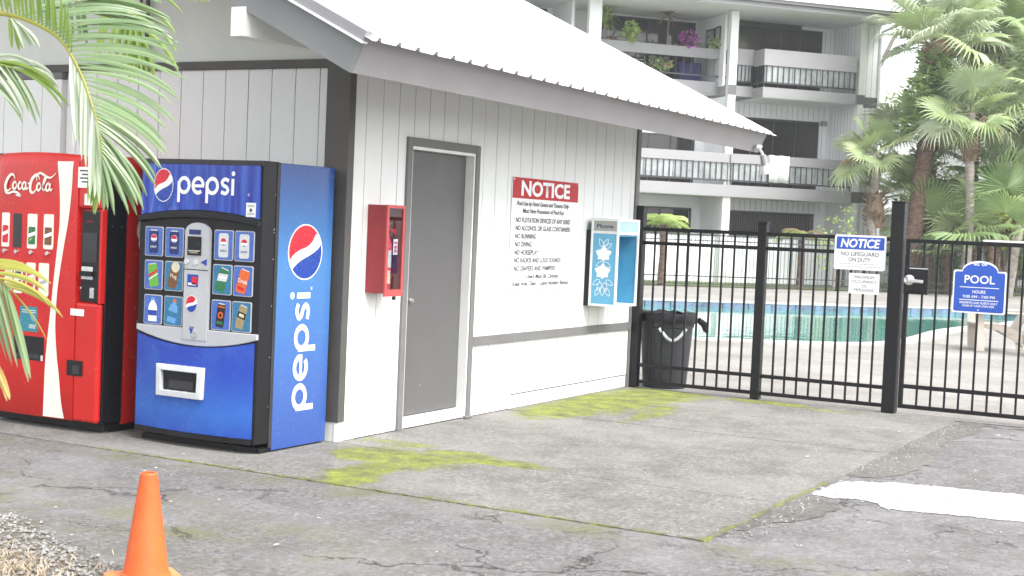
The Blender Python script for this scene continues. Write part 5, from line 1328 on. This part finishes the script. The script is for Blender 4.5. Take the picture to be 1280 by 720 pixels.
fan_palm('high fan palm behind the slender grey palm', (40.0, 3.6, 0), (40.0, 3.7, 8.3), 26, 1.45, .2, .18, 'bark_brown', (7.3, 8.2, .36), (1, 0, 2), 6, -45, 80)
fan_palm('high dense fan palm in the upper right corner', (40.6, 1.7, 0), (40.5, 1.9, 8.0), 26, 1.5, .2, .18, 'bark_brown', (7.2, 7.9, .36), (1, 2, 0), 7, -50, 80)
fan_palm('bushy fan palm filling the gap behind the slender trunk', (39.2, 2.6, 0), (39.2, 2.7, 3.6), 24, 1.3, .2, .18, 'bark_brown', (2.6, 3.5, .36), (2, 1, 2), 8, -45, 80)
fan_palm('low fan palm spreading over the fence behind the slender trunk', (36.7, 2.35, 0), (36.7, 2.4, 1.65), 14, 1.5, .15, .12, 'bark_brown', None, (0, 2), 9, 0, 80)
fan_palm('low fan palm beside the stout vine-covered trunk', (37.0, 3.75, 0), (37.0, 3.8, 1.2), 12, 1.35, .14, .12, 'bark_brown', None, (2, 0), 10, 5, 80)
fan_palm('fan palm with fresh green leaves between the white wall and the stout palm', (39.2, 5.6, 0), (39.2, 5.7, 3.0), 16, 1.1, .15, .13, 'bark_grey', (2.0, 2.8, .25), (0, 2), 11, -20, 80)
fan_palm('half-hidden fan palm at the right edge above the low building', (39.4, .9, 0), (39.3, 1.0, 4.6), 22, 1.3, .18, .15, 'bark_brown', (3.6, 4.5, .3), (2, 0), 12, -45, 80)
# leafy masses between and behind the palms
def bush(name, label, loc, blobs, n_, m, size, seed, trunk=None, group='shrubs and trees among the palms', cat='shrub'):
    t_o = thing(name, label, cat, loc, 0, group); rr = random.Random(seed); g = G()
    tot = sum(b_[3] ** 2 for b_ in blobs)
    for bx_, by_, bz_, br in blobs:
        for i in range(int(n_ * br * br / tot)):
            u = rr.uniform(-1, 1); a = rr.uniform(0, 6.28); q = math.sqrt(1 - u * u); k = rr.uniform(.35, 1.08) ** .6
            p = Vector((bx_ + br * k * q * math.cos(a), by_ + br * k * q * math.sin(a), bz_ + br * .85 * k * u))
            if p.z < .05: continue
            d = Vector((q * math.cos(a) + rr.gauss(0, .7), q * math.sin(a) + rr.gauss(0, .7), u * .4 + rr.gauss(-.2, .5))).normalized(); sd = d.cross(Vector((rr.gauss(0, .5), rr.gauss(0, .5), 1))).normalized()
            L = size * rr.uniform(.6, 1.4); wv = L * .27; nn = sd.cross(d) * L * .08
            g.add([p, p + d * L * .45 + sd * wv - nn, p + d * L, p + d * L * .45 - sd * wv - nn, p + d * L * .45 + nn], [(0, 1, 4), (0, 4, 3), (1, 2, 4), (4, 2, 3)])
    if trunk: 
        G().tube(trunk[0], trunk[1], 9).build('trunk', 'bark_grey', t_o, True)
    else: G().tube([(0, 0, 0), (.02, 0, blobs[0][2])], [.05, .03], 7).build('stem', 'bark_grey', t_o, True)
    g.build('crown', m, t_o, fix=False); return t_o
bush('leafy_tree', 'leaning bare-trunked tree behind the white end wall', (40.4, 8.2, 0), [(.3, -.9, 5.4, .8), (.1, -.3, 4.9, .7), (.9, -1.4, 6.0, .6)], 900, 'bush_leaf', .20, 21, ([(0, 0, 0), (0, 0, 3.5), (.1, -.25, 5.4), (.5, -.9, 7.2), (.9, -1.5, 8.8)], [.16, .14, .12, .10, .06]), cat='tree')
bush('climbing_vine', 'vine of broad green leaves climbing the tall palm trunk', (36.2, 4.5, 0), [(-.1, -.25, 7.0, .45), (-.2, -.2, 6.5, .5), (-.35, .1, 6.1, .42), (.1, -.6, 6.2, .5), (-.3, .2, 5.2, .35)], 1000, 'bush_leaf', .24, 22, ([(0, 0, 0), (.1, -.05, 3), (.2, -.15, 6)], [.03, .03, .02]), cat='vine')
bush('climbing_vine', 'ivy wrapped around the stout brown palm trunk', (37.5, 4.45, 0), [(-.1, -.1, 2.9, .45), (-.1, -.2, 3.7, .5), (.0, .0, 2.2, .35), (-.2, .25, 4.2, .4)], 620, 'bush_leaf', .16, 23, None, cat='vine')
for i, (x, y, bl, lab) in enumerate(((42.4, 5.2, [(0, 0, 2.0, 1.4), (.6, -.9, 2.6, 1.2), (0, .6, 1.0, 1.2)], 'dark leafy shrub filling the gap beside the stout palm'),
                                     (42.8, 2.6, [(0, -.4, 2.0, 1.5), (.3, -1.2, 3.2, 1.3)], 'dark leafy shrub behind the slender grey palm'),
                                     (42.6, .2, [(0, 0, 2.4, 1.7), (.3, -1.2, 4.2, 1.7), (0, .4, 6.2, 1.6), (0, -.6, 7.9, 1.5)], 'tall leafy tree at the right edge behind the palms'),
                                     (43.6, 3.6, [(0, 0, 6.8, 1.1), (-.2, 1.0, 6.0, .9), (.2, -1.4, 7.2, 1.3)], 'pale leafy tree above the low building roof'))):
    bush('leafy_shrub' if i < 2 else 'leafy_tree', lab, (x, y, 0), bl, 2600, ('fan_leaf_deep', 'bush_leaf', 'bush_leaf', 'fan_leaf_grey')[i], .30, 30 + i, None, cat='shrub' if i < 2 else 'tree')
bush('leafy_shrub', 'yellow variegated shrub beside the slender grey trunk', (37.3, 2.1, 0), [(0, -.1, 2.6, .45), (.1, .1, 2.0, .4)], 120, 'areca_leaf_yellow', .40, 40)
bush('leafy_shrub', 'thin feathery shrub at the foot of the white column', (34.6, 6.55, 0), [(0, 0, 1.7, .55), (.1, -.2, 2.3, .35), (0, .2, 1.0, .5)], 150, 'fern_leaf', .14, 41)
# tree ferns behind the far fence
def fern_frond(name, m, L, seed):
    rr = random.Random(seed); g = G(); K = 22; pts = []
    for i in range(K + 1):
        f_ = i / K; pts.append(Vector((0, L * (f_ - .18 * f_ ** 3), L * (.55 * f_ - .85 * f_ * f_))))
    g.tube(pts, [.012 - .010 * i / K for i in range(K + 1)], 4)
    for i in range(2, K):
        f_ = i / K; ll = L * .26 * math.sin(math.pi * min(1, f_ * .9 + .12)) ** .7
        for s_ in (-1, 1):
            p = pts[i]; d = Vector((s_, .45, -.25 + rr.uniform(-.1, .1))).normalized(); e = Vector((0, 1, 0)) * L * .018
            g.add([p - e, p + e, p + d * ll * .6 + e * .9, p + d * ll * .6 - e * .9, p + d * ll + Vector((0, 0, -ll * .25))], [(0, 1, 2, 3), (3, 2, 4)])
    return g.mesh(name, m)
FERN = [fern_frond('frond', 'fern_leaf', 1.3, 1), fern_frond('frond', 'fern_leaf', 1.1, 2), fern_frond('frond', 'fern_leaf_brown', 1.15, 3)]
def tree_fern(label, loc, h, n_, kinds, seed, sc_=1.0):
    t_o = thing('tree_fern', label, 'tree fern', loc, 0, 'tree ferns along the far fence'); rr = random.Random(seed)
    G().tube([(0, 0, 0), (.03, 0, h * .5), (0, .02, h)], [.13, .11, .10], 10).build('trunk', 'bark_brown', t_o, True)
    for i in range(n_): instance('frond', FERN[rr.choice(kinds)], t_o, Matrix.Translation((0, 0, h)) @ Matrix.Rotation(i * 2.4 + rr.uniform(-.2, .2), 4, 'Z') @ Matrix.Rotation(rr.uniform(-.1, .45), 4, 'X') @ Matrix.Scale(sc_ * rr.uniform(.85, 1.1), 4))
tree_fern('light green tree fern at the left end of the far fence', (29.75, 10.15, 0), 1.72, 14, (0, 1), 1, .85)
tree_fern('half-brown tree fern by the far fence below the ground-floor window', (33.15, 7.15, 0), 1.50, 13, (0, 1, 2), 2, .85)
# lawn tufts beyond the far fence
g = G(); rr = random.Random(5)
for i in range(5000):
    x = rr.uniform(29, 46); y = rr.uniform(-4, 10)
    if not (.66 * x + .75 * y > 27.0): continue
    a = rr.uniform(0, 6.28); L = rr.uniform(.05, .14); wv = .012
    g.add([(x - wv, y, 0), (x + wv, y + .01, 0), (x + math.cos(a) * L * .5, y + math.sin(a) * L * .5, L)], [(0, 1, 2)])
tag(g.build('grass', 'lawn_blade', fix=False), 'green grass growing around the palms beyond the far fence', 'grass', kind='stuff')

# ================================================================== FOREGROUND ARECA PALM (left)
AP = thing('areca_palm', 'areca palm whose long fronds arch in from the left in front of the red machine', 'palm tree', (-4.35, .35, 0))
apo = Vector((-4.35, .35, 0))
for dx, dy, hx, hy, hh in ((0, 0, -.2, -.5, 1.9), (.12, .1, .05, -.2, 1.5), (-.15, .08, -.4, -.3, 1.8), (.05, -.15, -.1, -.7, 1.2)):
    G().tube([(dx, dy, 0), (dx + hx * .3, dy + hy * .3, hh * .5), (dx + hx, dy + hy, hh)], [.035, .03, .024], 9).build('cane', 'cane', AP, True)
def vr(x, y, dep):                                  # right / up / away directions are those of the frond's own spread
    return CP + (cf + cr * ((x - 640) / 1779.44) + cu * ((360 - y) / 1779.44)) * dep - apo
def frond(ctrl, spec, m, seed, rw=.010, ratio=(.5, .5), rm='cane'):
    """ctrl: rachis points; spec: list of (t0, t1, count, side direction at t0, at t1, length0, length1, droop, material)"""
    rr = random.Random(seed); pts = [Vector(p) for p in smooth([tuple(c) for c in ctrl], 10)]; K = len(pts)
    ro = G().tube(pts[::2] + ([pts[-1]] if (K - 1) % 2 else []), [max(.0018, rw * (1 - .82 * i / (len(pts[::2]) + (1 if (K - 1) % 2 else 0)))) for i in range(len(pts[::2]) + (1 if (K - 1) % 2 else 0))], 6).build('frond', rm, AP, True)
    for t0, t1, n_, d0, d1, l0, l1, dr_, mm in spec:
        for i in range(n_):
            f_ = i / max(1, n_ - 1); t = t0 + (t1 - t0) * f_; q = t * (K - 1); k = min(K - 2, int(q)); p = pts[k].lerp(pts[k + 1], q - k)
            d = (Vector(d0).lerp(Vector(d1), f_) + Vector((rr.gauss(0, .05), rr.gauss(0, .05), rr.gauss(0, .05)))).normalized(); L = (l0 + (l1 - l0) * f_) * rr.uniform(.9, 1.08)
            tan = (pts[k + 1] - pts[k]).normalized(); nrm = d.cross(tan).normalized(); wv = rr.uniform(.0062, .0100)
            g = G(); vs_ = []; S_ = 9; pos = p.copy(); dd = d.copy()
            for j in range(S_ + 1):
                u = j / S_; sd = nrm.cross(dd).normalized(); wj = wv * (math.sin(math.pi * (u * .93 + .05)) ** .55) if j < S_ else .0006
                fold = nrm * wj * .35
                vs_ += [pos + sd * wj + fold, pos - fold * .4, pos - sd * wj + fold]
                dd = (dd + Vector((0, 0, -dr_ / S_ * (.4 + 1.5 * u)))).normalized(); pos = pos + dd * (L / S_)
            g.add(vs_, [(3 * j, 3 * j + 1, 3 * j + 4, 3 * j + 3) for j in range(S_)] + [(3 * j + 1, 3 * j + 2, 3 * j + 5, 3 * j + 4) for j in range(S_)])
            g.build('leaflet', mm, ro, True, fix=False)
Rv, Uv, Fv = cr, cu, cf
def dv(a, b_, c): return tuple(Rv * a + Uv * b_ + Fv * c)
A_, B_, Y_, W_2, D_ = 'areca_leaf', 'areca_leaf_bright', 'areca_leaf_yellow', 'areca_leaf_pale', 'areca_leaf_dry'
# main arching frond
frond([vr(-160, 60, 5.0), vr(-60, 15, 4.95), vr(0, 17, 4.9), vr(40, 28, 4.85), vr(75, 50, 4.8), vr(100, 90, 4.75), vr(117, 138, 4.7), vr(126, 175, 4.7), vr(126, 205, 4.7)],
      [(.28, .58, 19, dv(.9, .42, .25), dv(1, .10, .15), .46, .37, .62, A_), (.58, .95, 27, dv(1, .06, .1), dv(.62, -.85, .1), .37, .22, .72, A_), (.94, 1, 6, dv(.4, -.95, 0), dv(-.1, -1, 0), .20, .16, .3, A_),
       (.26, .56, 20, dv(-.12, .95, -.35), dv(.18, 1, -.30), .22, .11, .25, B_), (.56, .80, 15, dv(.12, -.9, -.3), dv(.08, -1, -.2), .30, .28, .35, W_2), (.80, 1, 12, dv(-.12, -1, -.2), dv(-.15, -1, -.1), .26, .16, .2, B_)], A_, 1, .009, rm='areca_leaf_yellow')
# bright frond hanging behind it
frond([vr(90, -90, 5.5), vr(135, -50, 5.5), vr(152, -20, 5.5), vr(165, 10, 5.5), vr(172, 30, 5.5)], [(.35, 1, 16, dv(.1, -1, .1), dv(.35, -.95, .0), .33, .22, .35, B_), (.35, 1, 12, dv(-.25, -.95, 0), dv(-.12, -1, 0), .33, .22, .35, B_), (.5, 1, 4, dv(1, -.05, 0), dv(.8, -.6, 0), .26, .24, .9, B_)], B_, 2)
# frond whose tips hang into the top of the picture
frond([vr(110, -140, 5.2), vr(165, -90, 5.2), vr(205, -62, 5.2), vr(240, -48, 5.2), vr(262, -40, 5.2)], [(.35, 1, 14, dv(-.5, -.9, 0), dv(.2, -.9, 0), .20, .12, .3, B_), (.45, .95, 6, dv(-.2, -1, -.1), dv(.1, -1, -.1), .17, .13, .3, Y_)], B_, 3)
# slim young frond at the left edge
frond([vr(-150, 150, 4.9), vr(-70, 95, 4.9), vr(-20, 78, 4.9), vr(15, 85, 4.9)], [(.5, 1, 6, dv(1, .25, 0), dv(1, -.3, 0), .30, .24, .9, B_), (.5, 1, 6, dv(.8, -.5, 0), dv(.6, -.8, 0), .26, .2, .7, A_), (.6, 1, 3, dv(1, .5, 0), dv(1, .1, 0), .2, .2, 1.2, W_2)], B_, 4, .005)
frond([vr(-60, 0, 5.3), vr(0, 12, 5.3), vr(14, 22, 5.3), vr(22, 30, 5.3)], [(.6, 1, 6, dv(.5, -.8, 0), dv(1, -.5, 0), .12, .13, .9, W_2), (.6, 1, 3, dv(0, -1, 0), dv(.2, -1, 0), .12, .10, .3, B_)], B_, 5, .004)
# yellowing frond reaching over the red machine
frond([vr(-150, 380, 4.7), vr(-80, 335, 4.7), vr(-40, 328, 4.65), vr(-12, 340, 4.6), vr(8, 358, 4.6)], [(.45, 1, 8, dv(1, .30, -.1), dv(.95, -.25, -.1), .24, .21, .75, Y_), (.45, 1, 9, dv(.30, -.95, -.1), dv(.35, -.95, -.1), .36, .30, .4, A_), (.5, 1, 4, dv(.6, -.7, -.1), dv(.8, -.6, -.1), .26, .22, .6, Y_)], Y_, 6, .006, rm='areca_leaf_yellow')
frond([vr(-120, 470, 4.6), vr(-60, 432, 4.6), vr(-25, 432, 4.6), vr(-8, 448, 4.6)], [(.5, 1, 7, dv(.7, -.6, 0), dv(.4, -.9, 0), .20, .16, .7, D_), (.5, 1, 5, dv(.1, -1, 0), dv(0, -1, 0), .2, .16, .3, Y_)], D_, 7, .005)
frond([vr(-150, -60, 5.1), vr(-60, -60, 5.1), vr(20, -45, 5.05), vr(85, -10, 5.0), vr(110, 15, 5.0)], [(.5, 1, 14, dv(.95, .2, .1), dv(1, -.15, .1), .40, .34, .5, A_), (.45, .9, 10, dv(.1, -1, -.1), dv(.2, -1, -.1), .18, .14, .3, A_)], A_, 8, .008)

# the rest of the clump: fronds added out of view to shade the machine wall
rr = random.Random(77)
for i in range(26):
    az = R(rr.uniform(60, 250)) if i % 3 else R(rr.uniform(20, 100)); L = rr.uniform(1.8, 2.5); z0 = rr.uniform(1.5, 2.6); el = rr.uniform(.5, 1.15)
    b0 = Vector((rr.uniform(-.3, .15), rr.uniform(.0, .45), z0)); hd_ = Vector((math.cos(az), math.sin(az), 0)); K = 16; g = G(); pts = []
    for j in range(K + 1):
        f_ = j / K; pts.append(b0 + hd_ * L * (.75 * f_ + .1 * f_ * f_) * math.cos(el * .8) + Vector((0, 0, L * (math.sin(el) * f_ * 1.25 - .75 * f_ * f_))))
    if any(-2.0 > (p + apo).x > -8 and (p + apo).y < .28 and (p + apo).z > -1 for p in pts): continue
    g.tube(pts, [.011 * (1 - .8 * j / K) for j in range(K + 1)], 5)
    sdv = hd_.cross(Vector((0, 0, 1)))
    for j in range(3, K):
        for q in (0, .5):
            p = pts[j].lerp(pts[j + 1], q); tl = (pts[j + 1] - pts[j]).normalized()
            for s_ in (-1, 1):
                d = (sdv * s_ + tl * .7 + Vector((0, 0, .25))).normalized(); ll = .48 * math.sin(math.pi * (.15 + .8 * j / K)) ; e = tl * .014
                g.add([p - e, p + e, p + d * ll * .55 + e - Vector((0, 0, .03)), p + d * ll * .55 - e - Vector((0, 0, .03)), p + d * ll - Vector((0, 0, .16))], [(0, 1, 2, 3), (3, 2, 4)])
    g.build('frond', 'areca_leaf', AP, fix=False)
# ================================================================== VEIL (volume added to wash out far things)
hm = bpy.data.materials.new('veil'); hm.use_nodes = True; ht = hm.node_tree; ht.nodes.clear()
ho = ht.nodes.new('ShaderNodeOutputMaterial'); hv = ht.nodes.new('ShaderNodeVolumePrincipled')
hv.inputs['Color'].default_value = (.93, .95, .97, 1); hv.inputs['Density'].default_value = .0013; hv.inputs['Anisotropy'].default_value = .3
ht.links.new(hv.outputs[0], ho.inputs['Volume']); MATS['veil'] = hm
tag(G().box(-920, 920, -920, 920, -2.6, 13.5).build('veil', 'veil'), 'added thin pale haze over the whole place', 'veil', kind='stuff')
